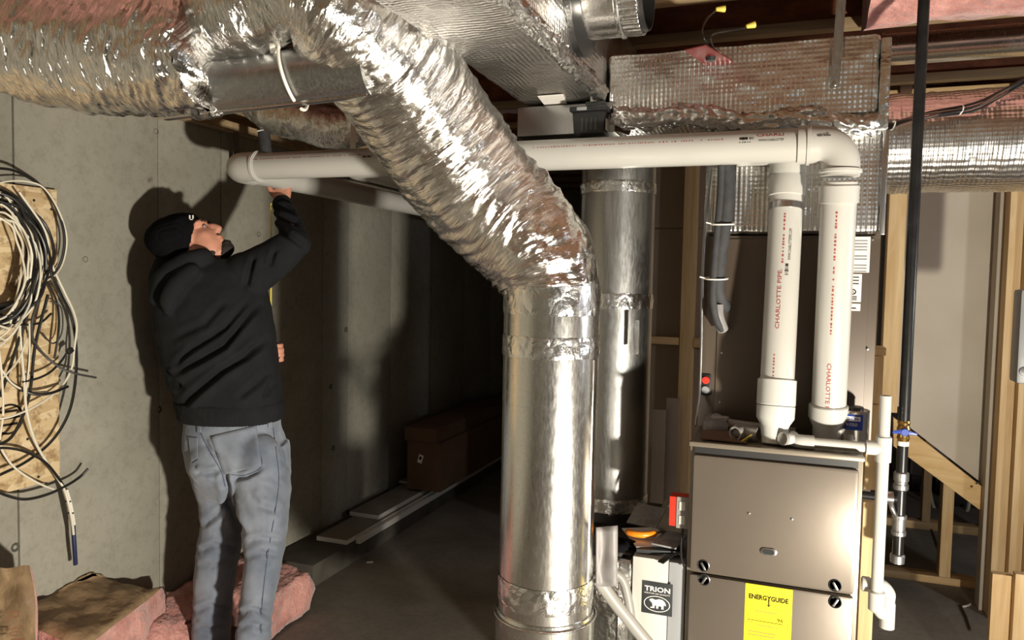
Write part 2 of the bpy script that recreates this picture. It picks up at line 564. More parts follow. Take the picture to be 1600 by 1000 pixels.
# ================================================================== THE SETTING
rnd = random.Random(5)
fl = box('floor', (-3.2, -2.6, -0.12), (4.0, 8.6, 0.0), M['floor'])
tag(fl, 'grey unfinished concrete slab floor of the basement', 'floor', kind='structure')
# poured wall: core with formed panels, joints recessed
wl = box('wall_left', (-2.75, -2.6, 0.0), (-2.468, 8.3, 2.2), M['seam'])
tag(wl, 'grey poured concrete foundation wall with vertical form lines', 'wall', kind='structure')
ys = [-2.6, -2.0, -1.4, -0.8, -0.2, 0.4, 1.0, 1.822-0.41, 1.822, 2.439, 2.807, 3.173, 3.62, 3.883, 4.40, 5.0, 5.6, 6.2, 6.8, 7.4, 8.3]
for a, b in zip(ys[:-1], ys[1:]):
    dx = rnd.uniform(-0.003, 0.003)
    box('panel', (-2.47, a+0.0025, 0.0), (-2.45+dx, b-0.0025, 2.2), M['concrete'], wl, 0.002)
for px, py in [(242, 205), (240, 365), (23, 855), (403, 366), (516, 604), (540, 515), (520, 700), (543, 800), (132, 405), (247, 640), (345, 600)]:
    p = onx(px, py, -2.452)
    lathe('tie_hole', [(0, 0.014), (0.004, 0.016), (0.005, 0.009), (0.001, 0.006), (-0.004, 0.0)], (-2.452, p.y, p.z), (1, 0, 0), M['seam'], wl, 14)
sp = box('trim_1', (-2.62, -2.6, 2.2), (-2.40, 8.3, 2.245), M['wood_old'], bev=0.003)
tag(sp, 'weathered wooden sill plate on top of the concrete wall', 'sill plate', kind='structure')
rb = box('trim_2', (-2.62, -2.6, 2.245), (-2.58, 8.3, 2.84), M['wood_old'])
tag(rb, 'wooden rim board standing on the sill plate', 'rim board', kind='structure')
tag(box('wall_back', (-2.75, 8.3, 0), (4.0, 8.5, 2.84), M['concrete']), 'dark far concrete wall behind the ducts', 'wall', kind='structure')
tag(box('wall_right', (3.8, -2.6, 0), (4.0, 8.3, 2.84), M['drywall']), 'drywall on the far right side of the basement', 'wall', kind='structure')
tag(box('wall_front', (-2.75, -2.8, 0), (4.0, -2.6, 2.84), M['concrete']), 'concrete wall behind the viewer', 'wall', kind='structure')

# ceiling: subfloor, I-joists, pink batts
ce = box('ceiling', (-2.75, -2.8, 2.84), (4.0, 8.5, 2.87), M['osb_web'])
tag(ce, 'open joist ceiling with pink insulation between the joists', 'ceiling', kind='structure')
JY = [-2.25, -1.8, -1.35, -0.9, -0.45, 0.0, 0.45, 0.9, 1.35, 1.8, 2.25, 2.7, 3.15, 4.05, 4.6, 5.1, 5.6, 6.1, 6.6, 7.1, 7.6, 8.1]
def ijoist(y):
    bm = bmesh.new()
    bm_box(bm, (-2.58, y-0.006, 2.55), (3.8, y+0.006, 2.81))
    web = bm_out('joist', bm, M['osb_web'], ce)
    box('flange', (-2.58, y-0.029, 2.52), (3.8, y+0.029, 2.557), M['wood_old'], web, 0.002)
    box('flange', (-2.58, y-0.029, 2.803), (3.8, y+0.029, 2.84), M['wood_old'], web, 0.002)
    return web
webs = {}
for y in JY: webs[y] = ijoist(y)
jw = webs[3.15]
for s, px, py, wpx in [('17', 1028, 11, 20), ('38', 1064, 7, 20), ('MAX16', 1112, 3, 50)]:
    a = ony(px, py, 3.143); b = ony(px+wpx, py, 3.143)
    flat_text('print', s, 0.05, (a.x, 3.1425, a.z), (1, 0, 0), (0, 0, 1), M['black_ink'], jw, (b.x-a.x), 0.0, 0.035)
def batt(y0, y1, x0, x1, z0, seed, parent=ce, name='insulation_batt'):
    nx = int((x1-x0)/0.05)+1; ny = 9
    V = []; Fc = []
    for i in range(nx):
        for j in range(ny):
            x = x0+(x1-x0)*i/(nx-1); t = j/(ny-1)
            y = y0+(y1-y0)*t
            z = z0 - 0.05*math.sin(math.pi*t)**0.6 + 0.035*fbm(Vector((x*3, y*5, seed)), 4)
            V.append((x, y, z))
    nb = len(V)
    for i in range(nx):
        for j in range(ny):
            x, y, z = V[i*ny+j]
            V.append((x, y, 2.82))
    for i in range(nx-1):
        for j in range(ny-1):
            a = i*ny+j
            Fc.append([a, a+1, a+ny+1, a+ny])
            Fc.append([nb+a, nb+a+ny, nb+a+ny+1, nb+a+1])
    for i in range(nx-1):
        for j in (0, ny-1):
            a = i*ny+j
            Fc.append([a, a+ny, nb+a+ny, nb+a])
    for j in range(ny-1):
        for i in (0, nx-1):
            a = i*ny+j
            Fc.append([a, a+1, nb+a+1, nb+a])
    return mk(name, V, Fc, M['pink'], parent, True)
for k, (a, b) in enumerate(zip(JY[:-1], JY[1:])):
    if a == 2.7:
        batt(a+0.02, b-0.03, 0.22, 3.7, 2.515, k)
    elif a == 3.15:
        continue
    elif b <= 5.2 and a > 0.4:
        batt(a+0.02, b-0.02, -2.55, -0.5 if b < 3 else 3.7, 2.64, k)

# inner stud wall with drywall, stair stringer and plates
wi = box('wall_inner', (-0.95, 4.262, 0.0), (0.44, 4.275, 2.52), M['drywall_brown'])
tag(wi, 'stud partition behind the furnace with drywall fixed to its far side', 'wall', kind='structure')
def px_box(name, x0, x1, ytop, ybot, Y0, Y1, mat, parent=None, bev=0.002):
    a = ony(x0, (ytop+ybot)/2, Y0); b = ony(x1, (ytop+ybot)/2, Y0)
    t = ony((x0+x1)/2, ytop, Y0); u = ony((x0+x1)/2, ybot, Y0)
    return box(name, (a.x, Y0, u.z), (b.x, Y1, t.z), mat, parent, bev)
# sheet to the right, cut along the stair slope
a = ony(1405, 655, 4.25); b = ony(1600, 806, 4.25)
prism('drywall_sheet', [(a.x, 4.25, a.z), (b.x, 4.25, b.z), (b.x, 4.25, 2.50), (a.x, 4.25, 2.50)], (0, 0.0127, 0), M['drywall'], wi)
box('drywall_sheet', (0.455, 4.25, 0.95), (a.x-0.003, 4.2627, 2.50), M['drywall'], wi)
box('drywall_sheet', (-0.93, 4.25, 1.86), (0.43, 4.2615, 2.50), M['drywall_brown'], wi)
box('drywall_sheet', (-0.93, 4.25, 0.62), (0.43, 4.2615, 1.852), M['drywall_brown'], wi)
st = [(1396, 652), (1600, 812), (1600, 848), (1396, 697)]
prism('stringer', [ony(x, y, 4.205) for x, y in st], (0, 0.038, 0), M['wood_d'], wi, 0.002)
for px, py in [(1518, 760), (1526, 755)]:
    p = ony(px, py, 4.2045)
    lathe('knot', [(0, 0.0), (0, 0.006), (0.002, 0.006)], (p.x, 4.2040, p.z), (0, 1, 0), M['cardboard'], wi, 10)
box('stud', (0.455, 4.16, 0.93), (0.533, 4.248, 2.42), M['wood_v'], wi, 0.003)
x0 = ony(1066, 400, 4.16).x
box('stud', (x0, 4.16, 0.0), (x0+0.07, 4.248, 2.42), M['wood_v'], wi, 0.003)
box('stud', (x0-0.40, 4.16, 0.0), (x0-0.36, 4.248, 2.42), M['wood_v'], wi, 0.003)
box('stud', (0.0, 4.16, 0.0), (0.04, 4.248, 2.42), M['wood_v'], wi, 0.003)
zb = ony(1050, 533, 4.16).z
box('blocking', (x0-0.357, 4.165, zb-0.02), (x0-0.003, 4.248, zb+0.02), M['wood_x'], wi, 0.002)
box('blocking', (x0+0.073, 4.165, zb-0.03), (0.0, 4.248, zb+0.02), M['wood_x'], wi, 0.002)
box('top_plate', (-0.95, 4.16, 2.42), (3.0, 4.25, 2.458), M['wood_old'], wi, 0.002)
box('top_plate', (-0.95, 4.16, 2.46), (3.0, 4.25, 2.518), M['wood_x'], wi, 0.002)
box('bottom_plate', (-0.95, 4.16, 0.0), (0.45, 4.25, 0.038), M['wood_x'], wi, 0.002)
# framing under the stairs
ws = box('trim_3', (0.47, 4.44, 0.0), (2.2, 4.53, 0.038), M['wood_x'], bev=0.002)
tag(ws, 'near wooden floor plate carrying the short stud under the stairs', 'floor plate', kind='structure')
a = ony(1472, 800, 4.44); b = ony(1490, 800, 4.44)
box('stud', (a.x, 4.44, 0.039), (b.x, 4.53, ony(1482, 745, 4.44).z), M['wood_v'], ws, 0.002)
ws2 = box('trim_4', (0.3, 5.42, 0.0), (2.6, 5.51, 0.05), M['wood_x'], bev=0.002)
tag(ws2, 'far wooden floor plate in the dim room beyond the stairs', 'floor plate', kind='structure')
for px in (1447, 1540):
    a = ony(px-6, 800, 5.42); b = ony(px+7, 800, 5.42)
    box('stud', (a.x, 5.42, 0.051), (b.x, 5.51, 1.4), M['wood_v'], ws2, 0.002)
# framing at the right edge of the view
wr = thing('trim_5', (1.05, 4.06, 0), 'pale spruce studs of the open framing at the right edge', 'framing', kind='structure')
def stud_r(x0p, x1p, Y, mat=M['wood_v'], zt=2.5):
    a = ony(x0p, 650, Y).x; b = ony(x1p, 650, Y).x
    box('stud', (a, Y, 0.0), (b, Y+0.089, zt), mat, wr, 0.003)
stud_r(1561, 1588, 4.06)
stud_r(1589, 1611, 4.01)
stud_r(1614, 1640, 3.97)
stud_r(1545, 1560, 4.15, M['drywall'])
stud_r(1648, 1690, 3.95)
# stud in two lengths beside the furnace
w6 = thing('trim_6', (0.3, 2.74, 0), 'cut spruce stud standing close beside the furnace', 'framing', kind='structure')
a = ony(1353, 700, 2.74).x; b = ony(1376, 700, 2.74).x
box('stud', (a, 2.74, 0.0), (b, 2.83, ony(1365, 786, 2.74).z), M['wood_v'], w6, 0.002)
box('stud', (a, 2.74, ony(1365, 766, 2.74).z), (b, 2.83, ony(1365, 632, 2.74).z), M['wood_v'], w6, 0.002)
box('stud', (a+0.004, 2.74, ony(1365, 631, 2.74).z), (b-0.002, 2.83, ony(1365, 556, 2.74).z), M['wood_v'], w6, 0.002)
box('cap', (a, 2.735, ony(1365, 555, 2.74).z), (b+0.004, 2.84, ony(1365, 543, 2.74).z), M['wood_x'], w6, 0.002)

# added short studs, nearer, so the framing reaches the lower edge of the view
for x0p, x1p, Y, zt_o in [(1549, 1583, 3.20, 0.50), (1585, 1612, 3.17, 0.52)]:
    a = ony(x0p, 930, Y).x; b = ony(x1p, 930, Y).x
    box('stud', (a, Y, 0.0), (b, Y+0.038, zt_o), M['wood_v'], wr, 0.003)

# ================================================================== DUCTS
def foil_tube(name, pts, mat, nal, nar, amp, seed, parent=None, coil=0.0, ragged=(0, 0), twist=0.6, fine=1.0):
    """pts: (x,y,z,r); wrinkled flexible sleeve"""
    S = spline(pts, nal)
    fr = frames([tuple(p) for p in S])
    L = [0]
    for i in range(1, nal): L.append(L[-1]+(fr[i][0]-fr[i-1][0]).length)
    V = []; Fc = []
    for i, (c, t, a, b) in enumerate(fr):
        s = L[i]; r0 = S[i][3]
        for k in range(nar):
            th = 2*math.pi*k/nar
            d = a*math.cos(th)+b*math.sin(th)
            q = Vector((math.cos(th), math.sin(th), 0))
            # wrinkles run round the sleeve, slightly skewed
            u = s + twist*0.05*math.sin(th+seed) + 0.03*noise.noise(Vector((q.x*1.3, q.y*1.3, s*5+seed)))
            w1 = noise.noise(Vector((u*22+seed, q.x*1.1, q.y*1.1)))
            w2 = noise.noise(Vector((u*60+seed*2, q.x*2.6, q.y*2.6)))
            w3 = noise.noise(Vector((u*9+seed*3, q.x*2.2, q.y*2.2)))
            w4 = noise.noise(Vector((u*45+seed, q.x*9, q.y*9)))
            disp = amp*(0.75*(abs(w1)*2-0.5) + 0.45*fine*(abs(w2)*2-0.4) + 0.9*w3 + 0.3*fine*w4)
            if coil: disp += coil*math.sin(2*math.pi*u/0.055)
            rr = r0 + disp
            e = 0.0
            if ragged[0] and s < ragged[0]*3: e -= ragged[0]*fbm(Vector((q.x*2, q.y*2, seed)), 3)*(1-s/(ragged[0]*3))
            if ragged[1] and L[-1]-s < ragged[1]*3: e += ragged[1]*fbm(Vector((q.x*2.5, q.y*2.5, seed+5)), 3)*(1-(L[-1]-s)/(ragged[1]*3))
            V.append(c + d*rr + t*e)
    for i in range(nal-1):
        for k in range(nar):
            k2 = (k+1) % nar
            Fc.append([i*nar+k, i*nar+k2, (i+1)*nar+k2, (i+1)*nar+k])
    Fc.append([k for k in range(nar)][::-1]); Fc.append([(nal-1)*nar+k for k in range(nar)])
    o = mk(name, V, Fc, mat, parent, True)
    uv = o.data.uv_layers.new(name='UVMap')
    vi = np.empty(len(o.data.loops), int); o.data.loops.foreach_get('vertex_index', vi)
    uu = np.array(L)[vi//nar]; vv = (vi % nar)/nar*2*math.pi*0.16
    # unwrap the seam column
    ls = np.array([p.loop_start for p in o.data.polygons]); 
    for p in o.data.polygons:
        if len(p.vertices) == 4:
            sl_ = slice(p.loop_start, p.loop_start+4)
            if vv[sl_].max()-vv[sl_].min() > 0.5:
                w_ = vv[sl_]; w_[w_ < 0.3] += 2*math.pi*0.16; vv[sl_] = w_
    uv.data.foreach_set('uv', np.stack([uu, vv], 1).ravel())
    return o

def tape_band(name, c, r, z0, z1, seed, parent, wr=0.0022):
    V = []; Fc = []
    n = 120; mrows = 9
    for j in range(mrows):
        for k in range(n):
            th = 2*math.pi*k/n
            z = z0+(z1-z0)*j/(mrows-1)
            if j in (0, mrows-1): z += 0.004*noise.noise(Vector((math.cos(th)*5, math.sin(th)*5, seed+j)))
            q = 0.0 if j in (0, mrows-1) else abs(noise.noise(Vector((math.cos(th)*12, math.sin(th)*12, z*40+seed))))
            rr = r + 0.0012 + wr*2*q
            V.append((c[0]+rr*math.cos(th), c[1]+rr*math.sin(th), z))
    for j in range(mrows-1):
        for k in range(n):
            k2 = (k+1) % n
            Fc.append([j*n+k, j*n+k2, (j+1)*n+k2, (j+1)*n+k])
    return mk(name, V, Fc, M['foil_tape'], parent, True)

# --- front vertical round duct
DF = (-0.642, 2.10); RF = 0.138
zt, zb_ = 1.53, 0.575
d1 = thing('round_duct', (DF[0], DF[1], 0.0), 'shiny galvanized round duct standing upright in front, taped under the foil flex', 'duct')
lathe('pipe', [(zb_, RF), (1.20, RF), (1.2005, RF+0.0006), (1.47, RF+0.0006), (zt+0.02, RF+0.0006)], (DF[0], DF[1], 0), (0, 0, 1), M['galv'], d1, 72)
tape_band('foil_tape', DF, RF+0.0006, 1.455, 1.545, 3, d1)
tape_band('foil_tape', DF, RF+0.0006, 1.335, 1.395, 7, d1)
tape_band('foil_tape', DF, RF+0.0006, 0.615, 0.69, 11, d1)
tube('seam', [(DF[0]+RF*0.98, DF[1]-RF*0.2, zb_+0.02), (DF[0]+RF*0.98, DF[1]-RF*0.2, 1.33)], 0.003, M['galv'], d1, 8)
# swivel elbow below
E0 = Vector((DF[0], DF[1], 0.575))
dirh = Vector((0.42, 0.90, 0)).normalized()
ep = [E0+Vector((0, 0, 0.012)), E0, E0-Vector((0, 0, 0.10))]
c_ = E0-Vector((0, 0, 0.10)) + dirh*0.21
ep += arc_pts(c_, -dirh, Vector((0, 0, -1)), 0.21, 0.25, math.pi/2, 5)
bm = bmesh.new()
bm_tube(bm, ep, [RF+0.004]+[RF+0.008]*(len(ep)-1), 56, True)
el = bm_out('elbow', bm, M['galv'], d1); sharp_by_angle(el, 14)
for i in (1, 3, 5, 7):
    fr = frames(ep)[i]
    ring = [fr[0] + (fr[2]*math.cos(q)+fr[3]*math.sin(q))*(RF+0.011) for q in [2*math.pi*k/48 for k in range(49)]]
    tube('bead', ring, 0.004, M['galv'], el, 6, False)

# --- rear vertical round duct
DB = (-0.607, 2.80); RB = 0.137
d2 = thing('round_duct', (DB[0], DB[1], 0.0), 'dull round duct standing upright behind the shiny one', 'duct')
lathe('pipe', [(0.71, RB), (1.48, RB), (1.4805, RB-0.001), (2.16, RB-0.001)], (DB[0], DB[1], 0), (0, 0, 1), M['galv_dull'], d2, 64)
tape_band('foil_tape', DB, RB, 1.455, 1.51, 21, d2)
tape_band('foil_tape', DB, RB, 1.875, 1.915, 25, d2)
tape_band('foil_tape', DB, RB, 0.70, 0.76, 27, d2)
lathe('take_off', [(0.66, RB+0.03), (0.668, RB+0.03), (0.675, RB+0.004), (0.71, RB+0.003)], (DB[0], DB[1], 0), (0, 0, 1), M['steel_dark'], d2, 48)
box('rivet_tab', (DF[0]+0.145, 2.62, 1.30), (DF[0]+0.16, 2.626, 1.42), M['galv'], d2)

# --- horizontal insulated run at upper left, bare pipe, flex drop
YA = 1.60
bare = thing('round_duct', ony(430, 125, YA+0.04), 'bare grey steel duct lying under the foil wrap at upper left', 'duct')
pL = ony(255, 146, YA+0.02); pR = ony(580, 106, YA+0.10)
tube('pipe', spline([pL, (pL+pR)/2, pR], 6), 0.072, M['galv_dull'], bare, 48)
tube('seam', [pL+Vector((0, -0.02, -0.071)), pR+Vector((0, -0.02, -0.071))], 0.004, M['galv'], bare, 6)
slv = []
for px, py, y, r in [(8, 66, YA, 0.150), (25, 64, YA, 0.158), (60, 66, YA, 0.172), (140, 76, YA, 0.174), (230, 80, YA, 0.168), (300, 82, YA, 0.160), (335, 82, YA, 0.150)]:
    p = ony(px, py, y); slv.append((p.x, p.y, p.z, r))
sl = foil_tube('duct_wrap', slv, M['foil_uv'], 340, 140, 0.0110, 4.0, twist=1.1, ragged=(0.025, 0.03))
tag(sl, 'crinkled silver foil insulation wrapped round the duct at upper left', 'duct wrap')
# steel elbow poking out of the wrap at the far left edge
e1 = ony(-62, 66, YA); e2 = ony(60, 68, YA)
eo = thing('round_duct', e1, 'galvanized duct end showing at the upper left corner beside the foil wrap', 'duct')
tube('pipe', [e1, (e1+e2)/2, e2], 0.138, M['galv'], eo, 48)
bq = ony(8, 68, YA)
lathe('bead', [(-0.006, 0.138), (-0.003, 0.143), (0.003, 0.143), (0.006, 0.138)], bq, e2-e1, M['galv'], eo, 48)
fx = []
for px, py, y, r in [(300, 34, 1.60, 0.110), (350, 20, 1.60, 0.118), (400, 8, 1.60, 0.122), (428, 2, 1.60, 0.108), (465, -12, 1.61, 0.130), (520, 12, 1.66, 0.155), (585, 76, 1.78, 0.168), (655, 170, 1.93, 0.178), (730, 275, 2.05, 0.178), (795, 345, 2.10, 0.172), (842, 398, 2.10, 0.158), (858, 432, 2.10, 0.146), (861, 452, 2.10, 0.1405)]:
    p = ony(px, py, y); fx.append((p.x, p.y, p.z, r))
fd = foil_tube('flex_duct', fx, M['foil_uv'], 420, 160, 0.0062, 9.0, coil=0.0015, twist=0.7)
tag(fd, 'thick crinkled silver flex duct sloping down onto the upright round duct', 'flex duct')
# white nylon tie round bare pipe
ax = (pR-pL).normalized()
c0 = pL + ax*((ony(452, 120, YA+0.05)-pL).dot(ax))
ring = []
for k in range(41):
    q = math.radians(-150 + 330*k/40)
    up = Vector((0, 0, 1)); up = (up-ax*up.dot(ax)).normalized(); sd = ax.cross(up)
    ring.append(c0 + (up*math.cos(q) - sd*math.sin(q))*0.083 + ax*(0.02*math.cos(q+2.6)))
zt_ = thing('duct_tie', c0+Vector((0, 0, -0.083)), 'white nylon strap looped round the bare steel duct', 'cable tie')
tube('band', ring, 0.0045, M['tie_white'], zt_, 8)
hp = c0 + Vector((0, -0.06, 0.055)) - ax*0.015
obox('buckle', hp, (0.014, 0.012, 0.018), M['tie_white'], (0.3, 0, 0.2), zt_, 0.002)
# foil elbow in the background above the white vent pipe
f2 = []
for px, py, y, r in [(385, 150, 2.72, 0.07), (430, 176, 2.70, 0.085), (480, 188, 2.68, 0.09), (525, 200, 2.68, 0.085), (570, 196, 2.68, 0.08), (620, 178, 2.68, 0.075)]:
    p = ony(px, py, y); f2.append((p.x, p.y, p.z, r))
f2o = foil_tube('foil_elbow', f2, M['foil_uv'], 120, 70, 0.006, 31.0, twist=0.8)
tag(f2o, 'dark crumpled foil elbow just above the white vent pipe', 'duct elbow')
hs = thing('hanger_strap', ony(552, 235, 2.58), 'perforated steel hanger strap beside the dark foil elbow', 'hanger')
a = ony(552, 180, 2.58); b = ony(556, 236, 2.58)
box('strap', (a.x-0.012, 2.58, b.z), (a.x+0.012, 2.583, 2.52), M['steel'], hs)
# --- supply plenum and trunk, wrapped in bubble foil
def foil_box(name, lo, hi, mat, parent=None, n=(40, 20, 20), amp=0.006, seed=0, bow=0.0):
    """box with softly uneven skin"""
    bm = bmesh.new()
    V = {}
    def vert(i, j, k):
        key = (i, j, k)
        if key in V: return V[key]
        t = (i/n[0], j/n[1], k/n[2])
        p = Vector([lo[q]+(hi[q]-lo[q])*t[q] for q in range(3)])
        c = Vector([(lo[q]+hi[q])/2 for q in range(3)])
        d = Vector([0.0, 0.0, 0.0])
        for q, (ii, nn) in enumerate(zip((i, j, k), n)):
            if ii == 0: d[q] -= 1
            if ii == nn: d[q] += 1
        e = d.normalized()
        f = amp*(fbm(p*7+Vector((seed, 0, 0)), 3) + 0.4*fbm(p*30+Vector((0, seed, 0)), 2))
        edge = sum(1 for q in d if abs(q) > 0.5)
        b_ = 0
        if edge == 1 and bow:
            b_ = bow
            for q in range(3):
                if abs(d[q]) < 0.5: b_ *= math.sin(math.pi*t[q])**0.5
        if edge > 1: f -= 0.010*(edge-1)
        V[key] = bm.verts.new(p + e*(f+b_))
        return V[key]
    def face(fn, a, b):
        for i in range(a):
            for j in range(b):
                bm.faces.new([fn(i, j), fn(i+1, j), fn(i+1, j+1), fn(i, j+1)])
    nx, ny, nz = n
    for e in (0, nz): face(lambda i, j: vert(i, j, e), nx, ny)
    for e in (0, ny): face(lambda i, j: vert(i, e, j), nx, nz)
    for e in (0, nx): face(lambda i, j: vert(e, i, j), ny, nz)
    o = bm_out(name, bm, mat, parent, True)
    sharp_by_angle(o, 50)
    return o
pl = thing('supply_plenum', (0.0, 2.85, 1.71), 'bubble-foil wrapped sheet metal plenum above the brown coil cabinet', 'plenum')
foil_box('neck', (-0.272, 2.575, 1.712), (0.262, 3.08, 2.06), M['bubble'], pl, (30, 20, 24), 0.004, 2)
foil_box('head_box', (-0.59, 2.50, 2.065), (0.232, 3.12, 2.305), M['bubble'], pl, (60, 30, 30), 0.007, 5, 0.0)
box('end_flange', (0.233, 2.505, 2.02), (0.262, 3.10, 2.29), M['foil_tape'], pl, 0.006)
box('corner_seam', (0.255, 2.565, 1.712), (0.272, 2.580, 2.03), M['steel'], pl, 0.003)
# crumpled tape roll along the lower front edge
tp = []
for i in range(15):
    px = 955+(1375-955)*i/14
    p = ony(px, 178+12*math.sin(i*1.1)*0.4+i*0.8, 2.49)
    tp.append((p.x, 2.515, p.z, 0.034))
foil_tube('edge_tape', tp, M['foil_tape'], 160, 40, 0.010, 15.0, pl, twist=0.5)
tr = thing('trunk_duct', (-0.745, 1.7, 2.17), 'bubble-foil wrapped trunk duct running overhead towards the viewer', 'duct')
foil_box('wrap', (-0.895, 0.6, 2.165), (-0.60, 3.05, 2.50), M['bubble'], tr, (24, 110, 16), 0.006, 9, 0.004)
foil_tube('edge_tape', [(-0.603, 0.8, 2.170, 0.022), (-0.603, 1.4, 2.172, 0.022), (-0.603, 2.0, 2.170, 0.024), (-0.603, 2.46, 2.170, 0.026)], M['foil_tape'], 220, 30, 0.009, 17.0, tr, twist=0.4)
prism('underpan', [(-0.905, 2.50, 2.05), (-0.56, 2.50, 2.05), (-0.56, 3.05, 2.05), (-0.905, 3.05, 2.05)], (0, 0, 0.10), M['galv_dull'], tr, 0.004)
lb = [ony(842, 150, 2.45), ony(882, 148, 2.45), ony(888, 164, 2.45), ony(852, 166, 2.45)]
p0 = onz(840, 150, 2.158); p1 = onz(880, 147, 2.158); p2_ = onz(886, 163, 2.158); p3_ = onz(852, 165, 2.158)
# paper label stuck to the underside
prism('label', [p0, p1, p2_, p3_], (0, 0, -0.002), M['white_paper'], tr)
# round take-off collar on the trunk side
co = thing('take_off_collar', (-0.6, 2.16, 2.2), 'open galvanized round take-off collar with crimped end on the overhead trunk', 'duct collar')
cz = 2.375; cy = 2.16; rc = 0.122
lathe('flange', [(-0.002, 0.168), (0.014, 0.168), (0.016, 0.160), (0.03, rc+0.01)], (-0.596, cy, cz), (1, 0, 0), M['steel_dark'], co, 48)
lathe('sleeve', [(0.0, rc), (0.103, rc), (0.107, rc+0.005), (0.113, rc+0.005), (0.117, rc-0.001)], (-0.58, cy, cz), (1, 0, 0), M['galv'], co, 64, cap=False)
V = []; Fc = []
n = 160
for j, (s, rr) in enumerate([(0.117, 0), (0.124, 1), (0.165, 1), (0.167, 1), (0.165, 1), (0.124, 1)]):
    for k in range(n):
        th = 2*math.pi*k/n
        cr = (0.0035*math.sin(th*40))*rr
        r_ = rc-0.003+cr - (0.004 if j >= 4 else 0)
        V.append((-0.58+s, cy+r_*math.cos(th), cz+r_*math.sin(th)))
for j in range(5):
    for k in range(n):
        k2 = (k+1) % n
        Fc.append([j*n+k, j*n+k2, (j+1)*n+k2, (j+1)*n+k])
mk('crimped_end', V, Fc, M['galv'], co, True)
lathe('dark_liner', [(0.09, rc-0.008), (0.182, rc-0.010), (0.182, rc-0.016), (0.09, rc-0.016)], (-0.58, cy, cz), (1, 0, 0), M['steel_dark'], co, 48)
# damper motor
dm = thing('damper_motor', ony(921, 212, 2.45), 'black plastic damper motor hanging below the overhead trunk', 'motor')
a = ony(896, 209, 2.44); b = ony(945, 172, 2.44)
prism('housing', [(a.x, 2.44, a.z), (b.x-0.006, 2.44, a.z), (b.x, 2.44, b.z), (a.x-0.006, 2.44, b.z)], (0, 0.10, 0), M['black'], dm, 0.004)
box('lid', (a.x-0.014, 2.432, b.z), (b.x+0.008, 2.55, b.z+0.016), M['black'], dm, 0.003)
for k in range(4):
    x = a.x+0.026+k*0.015
    box('vent_slot', (x, 2.4375, a.z+0.010), (x+0.006, 2.4405, a.z+0.05), M['steel_dark'], dm)
box('shaft', (b.x-0.055, 2.46, b.z+0.015), (b.x-0.035, 2.49, 2.165), M['steel'], dm, 0.002)
box('clamp', (b.x-0.07, 2.455, b.z+0.018), (b.x-0.005, 2.50, b.z+0.035), M['steel_dark'], dm, 0.003)
box('sticker', (b.x-0.001, 2.46, a.z+0.012), (b.x+0.001, 2.50, a.z+0.05), M['white_paper'], dm)
box('sticker', (a.x+0.012, 2.4305, b.z+0.002), (a.x+0.045, 2.4325, b.z+0.013), M['grey_paper'], dm)
# mounting bracket of the trunk
br = thing('steel_bracket', ony(828, 215, 2.60), 'dark steel bracket under the trunk beside the flex duct', 'bracket')
a = ony(803, 150, 2.60); b = ony(832, 213, 2.60)
box('plate', (a.x, 2.60, b.z), (b.x, 2.605, 2.05), M['steel_dark'], br, 0.001)
box('rail', (b.x+0.002, 2.60, b.z+0.005), (b.x+0.16, 2.66, b.z+0.055), M['steel_dark'], br, 0.002)
# flexible copper-coloured conduit tail by the motor
cc = cable('conduit_tail', [ony(948, 203, 2.52), ony(960, 199, 2.52), ony(972, 201, 2.53), ony(985, 206, 2.54)], 0.013, M['cardboard'], n=12)
tag(cc, 'short brown ribbed conduit tail next to the damper motor', 'conduit')

# insulated round duct leaving to the right
rd = []
for px in (1372, 1430, 1500, 1560, 1640, 1760):
    p = ony(px, 226+(px-1372)*-0.02, 3.1)
    rd.append((p.x, 3.1, 2.075, 0.178))
rdo = foil_tube('insulated_duct', rd, M['bubble'], 120, 90, 0.004, 41.0, twist=0.3, fine=0.4)
tag(rdo, 'bubble-foil insulated round duct leaving to the right above the drywall', 'duct')
gp = thing('round_duct', ony(1490, 70, 3.42), 'plain galvanized round duct high up among the right-hand joists', 'duct')
a = ony(1380, 75, 3.42)
lathe('pipe', [(0, 0.062), (0.6, 0.062), (0.602, 0.064), (2.6, 0.064)], (a.x, 3.42, 2.508), (1, 0, 0), M['galv'], gp, 40)
lathe('end_cap', [(-0.012, 0.05), (-0.01, 0.066), (0.004, 0.066)], (a.x, 3.42, 2.508), (1, 0, 0), M['galv'], gp, 40)
# pleated duct strap holding the head box
stp = thing('hanger_strap', ony(1303, 140, 2.48), 'flat steel hanger strap running up from the foil plenum', 'hanger')
t0 = ony(1318, 0, 2.46); b0 = ony(1304, 138, 2.475)
prism('strap', [(t0.x-0.013, 2.466, 2.56), (t0.x+0.013, 2.466, 2.56), (b0.x+0.013, 2.474, b0.z), (b0.x-0.013, 2.474, b0.z)], (0, 0.002, 0), M['galv_dull'], stp)
lathe('screw', [(0, 0.006), (-0.004, 0.005), (-0.005, 0.0)], (b0.x, 2.473, b0.z+0.012), (0, 1, 0), M['steel'], stp, 10)

